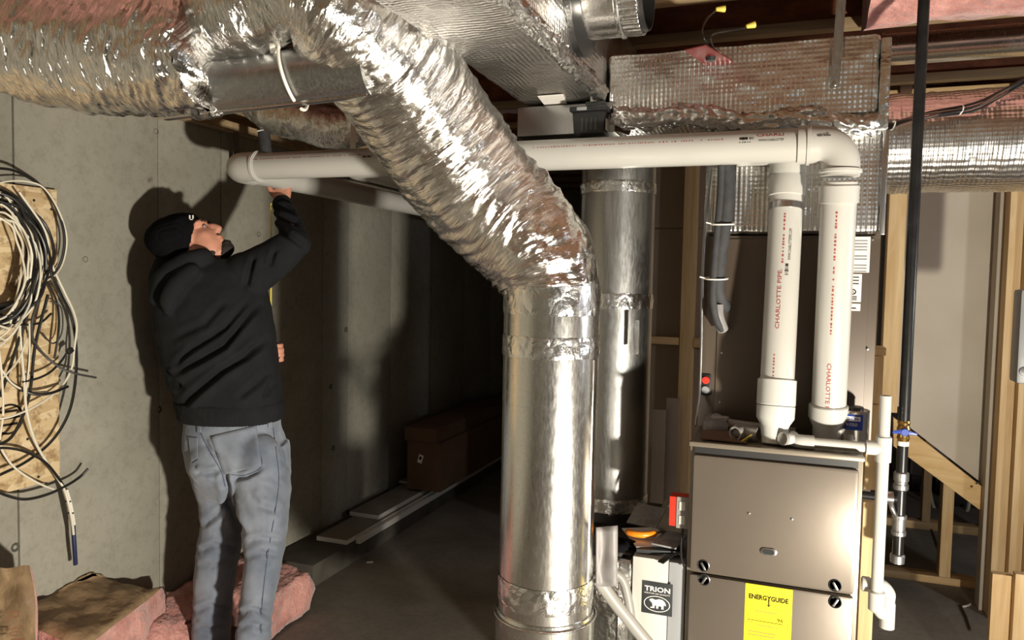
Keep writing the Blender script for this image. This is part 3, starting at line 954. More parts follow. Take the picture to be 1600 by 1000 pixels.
# ================================================================== FURNACE AND COIL
FX0, FX1, FY, FZ = -0.262, 0.220, 2.325, 1.070
fu = thing('furnace', ((FX0+FX1)/2, 2.68, 0.18), 'taupe upright gas furnace with two front doors and a yellow energy label', 'furnace')
bm = bmesh.new()
bm_box(bm, (FX0, FY+0.012, 0.18), (FX1, 3.05, FZ), 0.004)
bm_out('cabinet', bm, M['furnace_edge'], fu, autosmooth=True)
box('top_lip', (FX0-0.002, FY-0.004, FZ-0.012), (FX1+0.002, FY+0.022, FZ+0.003), M['furnace_edge'], fu, 0.004)
box('top_gap_shade', (FX0+0.014, FY+0.002, FZ-0.034), (FX1-0.014, FY+0.013, FZ-0.012), M['steel_dark'], fu)  # dark strip stands in for the shaded gap above the upper door
zs = 0.671
ud = box('upper_door', (FX0+0.012, FY-0.012, zs+0.003), (FX1-0.012, FY+0.012, FZ-0.034), M['furnace'], fu, 0.012)
ld = box('lower_door', (FX0+0.012, FY-0.012, 0.20), (FX1-0.012, FY+0.012, zs-0.003), M['furnace'], fu, 0.009)
for px, py, up in [(1099, 884, 1), (1100, 906, 0), (1305, 915, 1), (1305, 941, 0)]:
    p = ony(px, py, FY-0.014)
    d_ = ud if up else ld
    s = -1 if up else 1
    h = lathe('latch', [(0.004, 0.018), (-0.002, 0.018), (-0.003, 0.016), (0.0, 0.014)], (p.x, FY-0.012, p.z), (0, 1, 0), M['steel_dark'], d_, 24)
    prism('grip', [(p.x-0.010, FY-0.014, p.z+0.010*s*-1), (p.x+0.012, FY-0.014, p.z-0.004*s), (p.x+0.002, FY-0.014, p.z+0.012*s)], (0, -0.006, 0), M['steel'], d_, 0.001) if False else None
    obox('grip', (p.x, FY-0.017, p.z), (0.007, 0.010, 0.026), M['steel'], (0, 0.5*s, 0), d_, 0.002)
p = ony(1201, 862, FY-0.012)
bm = bmesh.new()
V = []
for k in range(28):
    q = 2*math.pi*k/28
    cx = 0.012*(1 if math.cos(q) > 0 else -1)
    V.append(Vector((p.x+cx+0.011*math.cos(q), FY-0.0125, p.z+0.011*math.sin(q))))
prism('sight_rim', V, (0, -0.004, 0), M['steel'], ud, 0.001)
V2 = [Vector((p.x+(v.x-p.x)*0.72, FY-0.0167, p.z+(v.z-p.z)*0.66)) for v in V]
prism('sight_glass', V2, (0, -0.0006, 0), M['black'], ud)
for px, py in [(1170, 802), (1237, 811)]:
    q = ony(px, py, FY-0.012)
    lathe('screw', [(0.0, 0.0045), (-0.002, 0.0038), (-0.0028, 0.0)], (q.x, FY-0.012, q.z), (0, 1, 0), M['steel'], ud, 12)
# yellow energy label
LX0, LX1 = -0.086, 0.046
lab = box('energy_label', (LX0, FY-0.0135, 0.42), (LX1, FY-0.0122, zs-0.005), M['yellow'], fu)
lab['label'] = 'yellow energy guide card'
ly = FY-0.0142
def lt(s, x, z, wdt, hgt, mat=M['black_ink'], bold=0.0):
    flat_text('print', s, 0.02, (LX0+x, ly, zs-z), (1, 0, 0), (0, 0, 1), mat, lab, wdt, bold, hgt)
def lrect(x0, x1, z0, z1, mat=M['black_ink']):
    mk('rule', [(LX0+x0, ly, zs-z0), (LX0+x1, ly, zs-z0), (LX0+x1, ly, zs-z1), (LX0+x0, ly, zs-z1)], [[0, 1, 2, 3]], mat, lab)
lt('ENERG', 0.011, 0.049, 0.050, 0.015, bold=0.035)
lt('Y', 0.061, 0.049, 0.013, 0.015, bold=0.035)
lt('GUIDE', 0.073, 0.049, 0.048, 0.015, bold=0.035)
lrect(0.0655, 0.0685, 0.045, 0.062)
mk('arrow', [(LX0+0.060, ly, zs-0.058), (LX0+0.067, ly, zs-0.067), (LX0+0.074, ly, zs-0.058), (LX0+0.067, ly, zs-0.063)], [[0, 1, 3], [1, 2, 3]], M['black_ink'], lab)
for a in [(0.010, 0.122, 0.074, 0.0746), (0.010, 0.122, 0.140, 0.1406), (0.010, 0.0106, 0.074, 0.140), (0.1214, 0.122, 0.074, 0.140)]: lrect(*a, M['brown_ink'])
lrect(0.030, 0.092, 0.083, 0.0845, M['brown_ink'])
lt('96', 0.092, 0.107, 0.017, 0.010)
lrect(0.011, 0.108, 0.112, 0.1135)
for a in [(0.011, 0.028, 0.119, 0.1202), (0.038, 0.082, 0.125, 0.1265), (0.088, 0.105, 0.127, 0.1282), (0.011, 0.090, 0.146, 0.1478), (0.011, 0.088, 0.156, 0.1578), (0.011, 0.03, 0.178, 0.1795), (0.05, 0.07, 0.180, 0.1815)]: lrect(*a, M['brown_ink'])
lrect(0.098, 0.118, 0.168, 0.176)

# coil cabinet
CY = 2.585
cl = thing('coil_cabinet', (0.0, 2.85, 1.07), 'tall dark brown evaporator coil cabinet on top of the furnace', 'coil cabinet')
box('case', (-0.268, CY, 1.071), (0.262, 3.05, 1.711), M['coil'], cl, 0.004)
box('access_panel', (-0.215, CY-0.006, 1.09), (0.235, CY+0.002, 1.70), M['coil'], cl, 0.003)
for px, py in [(1100, 380), (1097, 530), (1128, 551), (1125, 628), (1355, 545), (1363, 374), (1124, 430)]:
    q = ony(px, py, CY-0.003)
    lathe('screw', [(0.0, 0.0045), (-0.004, 0.004), (-0.005, 0.0)], (q.x, CY-0.004, q.z), (0, 1, 0), M['steel'], cl, 10)
p = ony(1103, 601, CY)
box('port_plate', (p.x-0.016, CY-0.008, p.z-0.036), (p.x+0.016, CY, p.z+0.036), M['black'], cl, 0.008)
lathe('port', [(0, 0.013), (-0.008, 0.012), (-0.009, 0.0)], (p.x, CY-0.007, p.z+0.016), (0, 1, 0), M['red'], cl, 16)
lathe('port', [(0, 0.013), (-0.008, 0.012), (-0.009, 0.0)], (p.x, CY-0.007, p.z-0.016), (0, 1, 0), M['grey_paint'], cl, 16)
# data labels
def sheet(x0, x1, y0, y1, Y):
    a = ony(x0, y0, Y); b = ony(x1, y1, Y)
    return box('data_label', (a.x, Y-0.0012, b.z), (b.x, Y, a.z), M['white_paper'], cl), a, b
s1, a, b = sheet(1320, 1358, 370, 426, CY-0.0062)
for k in range(11):
    z = a.z-0.010-k*0.0095
    if k in (4, 7): continue
    mk('rule', [(a.x+0.030, CY-0.0078, z), (b.x-0.008, CY-0.0078, z), (b.x-0.008, CY-0.0078, z-0.004), (a.x+0.030, CY-0.0078, z-0.004)], [[0, 1, 2, 3]], M['grey_paper'], s1)
s2, a, b = sheet(1318, 1345, 428, 472, CY-0.0062)
for k in range(3):
    z = a.z-0.008-k*0.010
    mk('rule', [(a.x+0.02, CY-0.0078, z), (b.x-0.008, CY-0.0078, z), (b.x-0.008, CY-0.0078, z-0.0035), (a.x+0.02, CY-0.0078, z-0.0035)], [[0, 1, 2, 3]], M['black_ink'], s2)
q = ony(1333, 456, CY-0.0078)
mk('mark', [(q.x+0.009*math.cos(t)*(1 if i % 2 else 0.62), CY-0.0079, q.z+0.009*math.sin(t)*(1 if i % 2 else 0.62)) for i in (1, 0) for t in [2*math.pi*k/20 for k in range(20)]],
   [[k, (k+1) % 20, 20+(k+1) % 20, 20+k] for k in range(20)], M['black_ink'], s2)
flat_text('print', 'UL', 0.01, (q.x-0.005, CY-0.008, q.z-0.004), (1, 0, 0), (0, 0, 1), M['black_ink'], s2, 0.010, 0.0, 0.008)
for k in range(3):
    z = q.z-0.013-k*0.005
    mk('rule', [(a.x+0.02, CY-0.0078, z), (b.x-0.012, CY-0.0078, z), (b.x-0.012, CY-0.0078, z-0.003), (a.x+0.02, CY-0.0078, z-0.003)], [[0, 1, 2, 3]], M['black_ink'], s2)
s3, a, b = sheet(1316, 1344, 474, 486, CY-0.0062)
mk('rule', [(a.x+0.025, CY-0.0078, a.z-0.012), (b.x-0.012, CY-0.0078, a.z-0.012), (b.x-0.012, CY-0.0078, a.z-0.016), (a.x+0.025, CY-0.0078, a.z-0.016)], [[0, 1, 2, 3]], M['black_ink'], s3)

# ================================================================== WHITE VENT PIPES
RP = 0.0495
YM = 2.40
pzR = ony(1300, 224, YM); pzL = ony(372, 262, YM)
ZM = (pzR.z+pzL.z)/2
XR = ony(1305, 450, YM).x
XL = ony(366, 262, YM).x
vp = thing('vent_pipe', (XR, YM, 1.07), 'long white PVC vent pipe rising from the furnace right side and crossing the room', 'vent pipe')
lathe('pipe', [(XL+0.07, RP), (XR-0.085, RP)], (0, YM, ZM), (1, 0, 0), M['pvc'], vp, 40)
# right elbow
RH = RP+0.0065
ea = arc_pts((XR-0.060, YM, ZM-0.060), (0, 0, 1), (1, 0, 0), 0.060, 0, math.pi/2, 12)
tube('elbow', [(XR-0.118, YM, ZM), (XR-0.09, YM, ZM)]+ea+[(XR, YM, ZM-0.095)], [RH]*2+[RH-0.003]*13+[RH-0.002], M['pvc'], vp, 40)
lathe('hub', [(-0.006, RH), (-0.005, RH+0.004), (0.003, RH+0.004), (0.004, RH)], (XR-0.088, YM, ZM), (1, 0, 0), M['pvc'], vp, 40)
lathe('hub', [(0, RH-0.001), (0.002, RH+0.003), (0.010, RH+0.003), (0.012, RH-0.001)], (XR, YM, ZM-0.075), (0, 0, -1), M['pvc'], vp, 40)
TR_, BR_ = Vector((XR, YM, ZM-0.075)), Vector((ony(1292, 690, 2.495).x, 2.495, FZ+0.001))
def riser(T, B, px):
    A = (T-B); L = A.length; A.normalize()
    def s(y):
        t = L/2
        for _ in range(6):
            q = B+A*t
            z = ony(px, y, q.y).z
            t = (z-B.z)/A.z
        return t
    return B, A, s
oR, aR, zc = riser(TR_, BR_, 1300)
lathe('pipe', [(zc(640), RP), (zc(285), RP)], oR, aR, M['pvc'], vp, 40)
lathe('coupling', [(zc(318), RP+0.001), (zc(317), RP+0.0055), (zc(291), RP+0.0055), (zc(289), RP+0.001)], oR, aR, M['pvc'], vp, 40)
lathe('reducer', [(0.0, 0.042), (zc(668), 0.043), (zc(660), 0.050), (zc(652), 0.057), (zc(634), 0.057), (zc(632), 0.053)], oR, aR, M['pvc'], vp, 40)
# left end elbow, then run to the back
el_ = arc_pts((XL+0.06, YM+0.06, ZM), (0, -1, 0), (-1, 0, 0), 0.06, 0, math.pi/2, 12)
tube('elbow', [(XL+0.125, YM, ZM), (XL+0.09, YM, ZM)]+el_+[(XL, YM+0.11, ZM)], RH-0.001, M['pvc'], vp, 40)
lathe('hub', [(-0.005, RH-0.001), (-0.004, RH+0.003), (0.006, RH+0.003), (0.007, RH-0.001)], (XL+0.115, YM, ZM), (1, 0, 0), M['pvc'], vp, 40)
lathe('pipe', [(YM+0.09, RP), (6.2, RP)], (XL, 0, ZM), (0, 1, 0), M['pvc'], vp, 32)
# printed marks
nC = Vector((0, -1, 0))
u = lambda px: ony(px, 220, YM).x
pipe_dashes('print', (0, YM, ZM), (1, 0, 0), nC, RP, u(840), u(1130), 0.018, 0.004, M['red_ink'], vp, 3)
pipe_dashes('print', (0, YM, ZM), (1, 0, 0), nC, RP, u(395), u(578), 0.020, 0.004, M['red_ink'], vp, 4)
pipe_text('print', 'CHARLI', (0, YM, ZM), (1, 0, 0), nC, RP, u(1183), 0.027, u(1225)-u(1183), 0.010, M['red_ink'], vp, 0.01)
pipe_text('print', 'WWW.CHARLOTTEP', (0, YM, ZM), (1, 0, 0), nC, RP, u(1186), 0.010, u(1225)-u(1186), 0.007, M['black_ink'], vp)
pipe_dashes('barcode', (0, YM, ZM), (1, 0, 0), nC, RP, u(1157), u(1178), 0.018, 0.010, M['black_ink'], vp, 6, 0.2, 0.002)
pipe_dashes('print', (0, YM, ZM), (1, 0, 0), nC, RP, u(1157), u(1178), 0.006, 0.004, M['black_ink'], vp, 8)
pipe_dashes('barcode', (0, YM, ZM), (1, 0, 0), nC, RP, u(578), u(592), 0.012, 0.010, M['black_ink'], vp, 9, 0.2, 0.003)
pipe_dashes('barcode', (0, YM, ZM), (1, 0, 0), nC, RH-0.001, u(1276), u(1297), 0.016, 0.007, M['black_ink'], vp, 16, 0.2, 0.002)
O_ = oR; nR = Vector((-0.25, -1, 0))
pipe_text('print', 'CHARLOTTE P', O_, -aR, nR, RP, -zc(563), 0.006, zc(563)-zc(634), 0.012, M['red_ink'], vp, 0.006)
pipe_dashes('print', O_, -aR, nR, RP, -zc(330), -zc(520), 0.006, 0.006, M['red_ink'], vp, 11, 0.5, 0.008)

# second pipe
Y2 = 2.515
Z2 = ony(1150, 257, Y2).z + RP
XL2 = ony(1230, 290, Y2).x
oL, aL, z2 = riser(Vector((XL2, Y2, Z2-0.08)), Vector((ony(1209, 700, 2.40).x, 2.40, FZ+0.003)), 1222)
vq = thing('vent_pipe', (XL2, Y2, 1.07), 'shorter white PVC pipe with steel clamp rising from the furnace top centre', 'vent pipe')
lathe('pipe', [(z2(600), RP), (z2(270), RP)], oL, aL, M['pvc'], vq, 40)
ea = arc_pts((XL2-0.060, Y2, Z2-0.060), (0, 0, 1), (1, 0, 0), 0.060, 0, math.pi/2, 12)
tube('elbow', [(XL2-0.15, Y2, Z2), (XL2-0.09, Y2, Z2)]+ea+[(XL2, Y2, Z2-0.085)], RH-0.001, M['pvc'], vq, 40)
XE2 = ony(548, 280, Y2).x
lathe('pipe', [(XE2+0.05, RP), (XL2-0.14, RP)], (0, Y2, Z2), (1, 0, 0), M['pvc'], vq, 32)
el_ = arc_pts((XE2+0.06, Y2+0.06, Z2), (0, -1, 0), (-1, 0, 0), 0.06, 0, math.pi/2, 10)
tube('elbow', [(XE2+0.12, Y2, Z2)]+el_+[(XE2, Y2+0.11, Z2)], RH-0.001, M['pvc'], vq, 32)
lathe('pipe', [(Y2+0.1, RP), (6.2, RP)], (XE2, 0, Z2), (0, 1, 0), M['pvc'], vq, 32)
lathe('coupling', [(z2(308), RP+0.001), (z2(307), RP+0.0055), (z2(280), RP+0.0055), (z2(276), RP+0.002), (z2(262), RP+0.004)], oL, aL, M['pvc'], vq, 40)
lathe('clamp', [(z2(329), RP+0.0005), (z2(328.5), RP+0.003), (z2(319), RP+0.003), (z2(318), RP+0.0005)], oL, aL, M['steel'], vq, 40)
lathe('coupling', [(z2(634), 0.054), (z2(632.5), 0.0565), (z2(594), 0.0565), (z2(592), 0.051)], oL, aL, M['pvc_white'], vq, 40)
lathe('reducer', [(z2(683), 0.038), (z2(668), 0.041), (z2(664), 0.043), (z2(654), 0.055), (z2(635), 0.056)], oL, aL, M['pvc_white'], vq, 40)
lathe('base_hub', [(0.0, 0.034), (0.002, 0.036), (z2(684), 0.036), (z2(682), 0.034)], oL, aL, M['pvc_white'], vq, 40)
O_ = oL; nL = Vector((-0.15, -1, 0))
pipe_text('print', 'CHARLOTTE PIPE.', O_, aL, nL, RP, z2(516), 0.000, z2(424)-z2(516), 0.012, M['red_ink'], vq, 0.006)
pipe_text('print', 'WWW.CHARLOTTEPIPE.COM', O_, aL, nL, RP, z2(410), -0.025, z2(362)-z2(410), 0.009, M['black_ink'], vq)
pipe_dashes('print', O_, aL, nL, RP, z2(415), z2(340), -0.006, 0.006, M['red_ink'], vq, 12, 0.5, 0.008)
pipe_dashes('print', O_, aL, nL, RP, z2(590), z2(556), 0.004, 0.005, M['red_ink'], vq, 14, 0.5, 0.008)
pipe_dashes('barcode', O_, aL, nL, RP, z2(433), z2(416), -0.019, 0.012, M['black_ink'], vq, 13, 0.2, 0.002)

# ================================================================== DRAIN, GAS, REFRIGERANT
RD = 0.0165
XD, YD = ony(1384, 620, 2.37).x, 2.37
zd = lambda y: ony(1380, y, YD).z
dr = thing('condensate_drain', (XD, YD, zd(985)), 'thin white PVC condensate drain with tee and trap right of the furnace', 'drain pipe')
lathe('stand_pipe', [(zd(930), RD), (zd(680), RD)], (XD, YD, 0), (0, 0, 1), M['pvc_white'], dr, 24)
lathe('stand_pipe', [(zd(682), RD-0.001), (zd(618), RD-0.001), (zd(618), RD-0.005), (zd(640), RD-0.005)], (XD, YD, 0), (0, 0, 1), M['pvc'], dr, 24, cap=False)
lathe('tee', [(zd(722), RD+0.001), (zd(721), RD+0.005), (zd(683), RD+0.005), (zd(681.5), RD+0.001)], (XD, YD, 0), (0, 0, 1), M['pvc_white'], dr, 24)
# branch on top of the furnace
a = ony(1255, 689, YD); zbr = zd(701)
lathe('branch', [(a.x, RD-0.002), (XD, RD-0.002)], (0, YD, zbr), (1, 0, 0), M['pvc_white'], dr, 24)
lathe('tee_hub', [(XD-0.045, RD+0.004), (XD, RD+0.004)], (0, YD, zbr), (1, 0, 0), M['pvc_white'], dr, 24)
eb = arc_pts((a.x, YD+0.03, zbr), (0, -1, 0), (-1, 0, 0), 0.03, 0, math.pi/2, 8)
tube('elbow', [(a.x+0.03, YD, zbr)]+eb+[(a.x-0.03, YD+0.055, zbr)], RD+0.004, M['pvc_white'], dr, 24)
# trap
zt2 = zd(922)
lathe('trap_cup', [(zd(958), 0.012), (zd(954), RD+0.005), (zd(926), RD+0.006), (zd(924), RD+0.001)], (XD, YD, 0), (0, 0, 1), M['pvc_white'], dr, 24)
tp_ = [(XD, YD+0.0, zd(952)), (XD+0.012, YD+0.01, zd(965)), (XD+0.034, YD+0.02, zd(960)), (XD+0.040, YD+0.02, zd(935))]
xq = XD+0.034
trp = [(xq, YD+0.03, zd(986)), (xq, YD+0.03, zd(945)), (xq, YD+0.03, zd(932)), (xq-0.02, YD+0.03, zd(921)), (XD-0.02, YD+0.03, zt2), (ony(1347, 919, YD).x, YD+0.03, zt2)]
tube('trap', spline(trp, 40), [RD+0.004]*16+[RD+0.002]*24, M['pvc_white'], dr, 20)
tube('trap_link', spline([(XD, YD, zd(948)), (XD+0.02, YD+0.015, zd(962)), (xq, YD+0.03, zd(950))], 14), RD+0.001, M['pvc_white'], dr, 18)
lathe('hub', [(0, RD), (0.001, RD+0.005), (0.02, RD+0.005), (0.021, RD)], (ony(1348, 919, YD).x, YD+0.03, zt2), (1, 0, 0), M['pvc_white'], dr, 20)

XG, YG = 0.353, 2.60
zg = lambda y: ony(1410, y, YG).z
gl = thing('gas_line', (XG, YG, zg(880)), 'black iron gas pipe dropping from the joists to a drip leg', 'gas pipe')
lathe('riser', [(zg(664), 0.0165), (2.62, 0.0165)], (XG, YG, 0), (0, 0, 1), M['blackpipe'], gl, 24)
vb = lathe('valve', [(zg(690), 0.014), (zg(684), 0.019), (zg(678), 0.016), (zg(670), 0.020), (zg(664), 0.016), (zg(660), 0.019), (zg(657), 0.017)], (XG, YG, 0), (0, 0, 1), M['brass'], gl, 18)
hz = zg(673)
lathe('handle_hub', [(-0.032, 0.010), (-0.030, 0.012), (-0.01, 0.012)], (XG, YG, hz), (0, 1, 0), M['blue'], vb, 16)
prism('handle', [(XG-0.034, YG-0.026, hz+0.002), (XG-0.012, YG-0.026, hz+0.008), (XG+0.012, YG-0.026, hz+0.006), (XG+0.034, YG-0.026, hz+0.000), (XG+0.034, YG-0.026, hz-0.006), (XG+0.01, YG-0.026, hz-0.006), (XG-0.012, YG-0.026, hz-0.005), (XG-0.034, YG-0.026, hz-0.006)], (0, -0.005, 0), M['blue'], vb, 0.001)
lathe('thread_tape', [(zg(696), 0.0172), (zg(689), 0.0172)], (XG, YG, 0), (0, 0, 1), M['tie_white'], gl, 20)
lathe('nipple', [(zg(740), 0.016), (zg(696), 0.016)], (XG, YG, 0), (0, 0, 1), M['blackpipe'], gl, 20)
lathe('union', [(zg(766), 0.018), (zg(764), 0.022), (zg(757), 0.022), (zg(756), 0.019), (zg(752), 0.019), (zg(751), 0.022), (zg(739), 0.022), (zg(737), 0.018)], (XG, YG, 0), (0, 0, 1), M['castiron'], gl, 12)
lathe('nipple', [(zg(806), 0.016), (zg(764), 0.016)], (XG, YG, 0), (0, 0, 1), M['blackpipe'], gl, 20)
lathe('tee', [(zg(837), 0.018), (zg(836), 0.0215), (zg(830), 0.0215), (zg(829), 0.019), (zg(811), 0.019), (zg(810), 0.0215), (zg(805), 0.0215), (zg(804), 0.018)], (XG, YG, 0), (0, 0, 1), M['castiron'], gl, 20)
lathe('nipple', [(zg(870), 0.016), (zg(836), 0.016)], (XG, YG, 0), (0, 0, 1), M['blackpipe'], gl, 20)
lathe('drip_cap', [(zg(881), 0.014), (zg(880), 0.020), (zg(868), 0.0215), (zg(866), 0.018)], (XG, YG, 0), (0, 0, 1), M['castiron'], gl, 20)
lathe('branch', [(FX1-0.01, 0.0135), (XG-0.01, 0.0135)], (0, YG, zg(780)), (1, 0, 0), M['blackpipe'], gl, 18)
lathe('branch_union', [(XG-0.045, 0.013), (XG-0.043, 0.020), (XG-0.02, 0.020), (XG-0.018, 0.013)], (0, YG, zg(780)), (1, 0, 0), M['steel'], gl, 16)
tube('appliance_hose', spline([(XG-0.03, YG-0.01, zg(782)), (XG-0.02, YG-0.015, zg(798)), (XG, YG, zg(815))], 14), 0.008, M['steel'], gl, 10)

# refrigerant line set
rl = thing('line_set', ony(1128, 520, 2.52), 'black foam insulated refrigerant lines dropping beside the coil cabinet', 'refrigerant line')
cable('suction_line', [ony(1136, 215, 2.55), ony(1136, 262, 2.54), ony(1137, 300, 2.535), ony(1132, 350, 2.53), ony(1124, 410, 2.53), ony(1121, 450, 2.53), ony(1127, 474, 2.55), ony(1133, 480, 2.59)], 0.0225, M['rubber'], rl, 16)
cable('liquid_line', [ony(1128, 215, 2.53), ony(1126, 300, 2.52), ony(1121, 360, 2.515), ony(1116, 420, 2.51), ony(1114, 470, 2.51), ony(1120, 500, 2.52), ony(1128, 515, 2.55)], 0.012, M['rubber'], rl, 12)
cable('copper_stub', [ony(1121, 476, 2.53), ony(1122, 495, 2.53), ony(1129, 515, 2.56)], 0.019, M['grey_sheet'], rl, 14)
for py, px in [(350, 1131), (435, 1121)]:
    c = ony(px-2, py, 2.527)
    ring = [c+Vector((0.036*math.cos(q), 0.030*math.sin(q), 0.004*math.sin(q))) for q in [2*math.pi*k/30 for k in range(31)]]
    tube('tie', ring, 0.0028, M['tie_white'], rl, 6, False)
    cable('tie_tail', [c+Vector((-0.034, -0.012, 0)), c+Vector((-0.05, -0.02, 0.004))], 0.0025, M['tie_white'], rl, 6)
ax_ = cable('armoured_cable', [ony(1111, 262, 2.56), ony(1104, 330, 2.56), ony(1098, 420, 2.565), ony(1096, 540, 2.57), ony(1093, 610, 2.56), ony(1086, 665, 2.50)], 0.0045, M['galv_dull'], n=8, res=80)
tag(ax_, 'thin armoured cable hugging the edge of the coil cabinet', 'cable')

# ================================================================== LOOSE THINGS ON THE FURNACE
zf = FZ+0.003
el1 = thing('drain_offcut', ony(1150, 672, 2.50), 'grey-white PVC offcut with elbow lying behind on the furnace top', 'pipe fitting')
lo = [ony(1124, 661, 2.50), ony(1200, 676, 2.50)]
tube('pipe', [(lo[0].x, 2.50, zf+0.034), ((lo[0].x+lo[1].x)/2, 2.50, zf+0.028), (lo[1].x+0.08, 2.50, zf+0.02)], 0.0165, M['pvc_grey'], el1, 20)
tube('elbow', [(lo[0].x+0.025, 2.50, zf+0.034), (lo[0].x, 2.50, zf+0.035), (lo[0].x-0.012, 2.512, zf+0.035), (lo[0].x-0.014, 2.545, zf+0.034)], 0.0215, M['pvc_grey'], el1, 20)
c = ony(1166, 686, 2.42)
te = thing('pipe_tee', (c.x, 2.42, zf), 'small open PVC tee lying on the furnace top', 'pipe fitting')
lathe('run', [(-0.036, 0.017), (-0.036, 0.0215), (0.036, 0.0215), (0.036, 0.017), (0.0, 0.016)], (c.x, 2.42, zf+0.0225), (0.96, -0.28, 0), M['pvc_grey'], te, 20, cap=False)
lathe('branch', [(0.0, 0.0215), (0.036, 0.0215), (0.036, 0.017), (0.01, 0.016)], (c.x-0.014, 2.42, zf+0.0225), (-0.5, -0.86, 0), M['pvc_grey'], te, 20, cap=False)
c = ony(1231, 692, 2.37)
le = thing('pipe_elbow', (c.x, 2.37, zf), 'small loose white elbow lying beside the shorter vent pipe base', 'pipe fitting')
tube('body', spline([(c.x-0.012, 2.352, zf+0.026), (c.x+0.008, 2.372, zf+0.022), (c.x+0.018, 2.40, zf+0.021)], 8), 0.0185, M['pvc_white'], le, 20)
lathe('mouth', [(0, 0.0145), (-0.003, 0.0195), (0.008, 0.0195)], (c.x-0.014, 2.350, zf+0.0265), (0.7, 0.7, -0.1), M['pvc_grey'], le, 20)
cb = thing('cardboard_scrap', ony(1125, 690, 2.42), 'torn brown cardboard scrap on the furnace top', 'cardboard')
V = [(-0.235, 2.345, zf+0.006), (-0.10, 2.350, zf+0.002), (-0.095, 2.42, zf+0.004), (-0.15, 2.46, zf+0.014), (-0.24, 2.45, zf+0.012)]
prism('flap', V, (0, 0, 0.003), M['cardboard'], cb)
prism('curl', [(-0.115, 2.36, zf+0.005), (-0.09, 2.37, zf+0.024), (-0.085, 2.376, zf+0.026), (-0.105, 2.37, zf+0.005)], (0, 0.01, 0.002), M['wire_yellow'], cb)
pb = box('plastic_bag', (-0.245, 2.46, zf), (-0.16, 2.56, zf+0.05), M['grey_sheet'], None, 0.02)
for v in pb.data.vertices: v.co += Vector((0.012*noise.noise(v.co*40), 0.012*noise.noise(v.co*40+Vector((3, 0, 0))), 0.014*noise.noise(v.co*35)))
tag(pb, 'crumpled grey plastic bag at the back corner of the furnace top', 'bag')
c = ony(1333, 672, 2.50)
cn = thing('cement_can', (c.x, 2.50, zf), 'small solvent cement can with blue and white label on the furnace', 'can')
rcn = 0.044
zh = zf+0.104
lathe('body', [(zf, rcn-0.001), (zf+0.002, rcn), (zh-0.002, rcn), (zh, rcn+0.001), (zh+0.003, rcn-0.001), (zh+0.001, rcn-0.004), (zh+0.002, 0.0)], (c.x, 2.50, 0), (0, 0, 1), M['steel'], cn, 36)
lathe('lid', [(zh+0.001, 0.027), (zh+0.010, 0.027), (zh+0.012, 0.024), (zh+0.011, 0.0)], (c.x, 2.50, 0), (0, 0, 1), M['steel_dark'], cn, 28)
def patch(name, z0, z1, a0, a1, mat, rr):
    V = []; Fc = []
    nC_ = Vector((-0.17, -1, 0)).normalized()
    for i in range(13):
        q = math.radians(a0+(a1-a0)*i/12)
        d = Matrix.Rotation(q, 3, 'Z') @ nC_
        V += [Vector((c.x, 2.50, z0))+d*rr, Vector((c.x, 2.50, z1))+d*rr]
    for i in range(12): Fc.append([2*i, 2*i+2, 2*i+3, 2*i+1])
    return mk(name, V, Fc, mat, cn, True)
patch('label', zf+0.050, zf+0.096, -85, 40, M['blue'], rcn+0.0006)
patch('label_band', zf+0.077, zf+0.091, -62, 30, M['white_paper'], rcn+0.0010)
nC_ = Vector((-0.17, -1, 0))
pipe_text('print', 'WELD-ON', (c.x, 2.50, 0), (0, 0, 1), nC_, rcn, 0, 0, 0.01, 0.01, M['blue'], cn) if False else None
def can_text(s, zc_, h, a0, a1, mat, rr):
    V, Fc = text_geo(s, 1.0, 0.02)
    x0 = min(v.x for v in V); x1 = max(v.x for v in V); y0 = min(v.y for v in V); y1 = max(v.y for v in V)
    n0 = nC_.normalized()
    out = []
    for v in V:
        q = math.radians(a0+(a1-a0)*(v.x-x0)/(x1-x0))
        d = Matrix.Rotation(q, 3, 'Z') @ n0
        out.append(Vector((c.x, 2.50, zc_+h*((v.y-y0)/(y1-y0)-0.5)))+d*rr)
    mk('print', out, Fc, mat, cn)
can_text('WELD-ON', zf+0.084, 0.009, -54, 22, M['blue'], rcn+0.0014)
can_text("HOT 'N COLD", zf+0.067, 0.009, -50, 20, M['white_paper'], rcn+0.0010)

# ================================================================== AIR CLEANER AND CLUTTER
ac = thing('air_cleaner', (-0.35, 2.66, 0.0), 'white air cleaner cabinet with black logo badge left of the furnace', 'air cleaner')
box('cabinet', (-0.428, 2.335, 0.06), (-0.318, 3.02, 0.690), M['white_paint'], ac, 0.003)
box('side_rail', (-0.316, 2.345, 0.06), (-0.266, 3.02, 0.684), M['grey_paint'], ac, 0.003)
box('base', (-0.42, 2.36, 0.0), (-0.27, 3.0, 0.06), M['grey_paint'], ac, 0.002)
a = ony(1004, 906, 2.3345); b = ony(1050, 964, 2.3345)
bd = box('badge', (a.x, 2.3325, b.z), (b.x, 2.3352, a.z), M['dark_grey'], ac, 0.003)
bw = b.x-a.x; bh = a.z-b.z
yy = 2.3318
flat_text('print', 'TRION', 0.02, (a.x+bw*0.08, yy, a.z-bh*0.30), (1, 0, 0), (0, 0, 1), M['white_paper'], bd, bw*0.84, 0.025, bh*0.16)
flat_text('print', 'INDOOR AIR QUALITY', 0.02, (a.x+bw*0.08, yy, a.z-bh*0.385), (1, 0, 0), (0, 0, 1), M['white_paper'], bd, bw*0.84, 0.01, bh*0.045)
cx, czb = a.x+bw*0.5, a.z-bh*0.67
ring = []
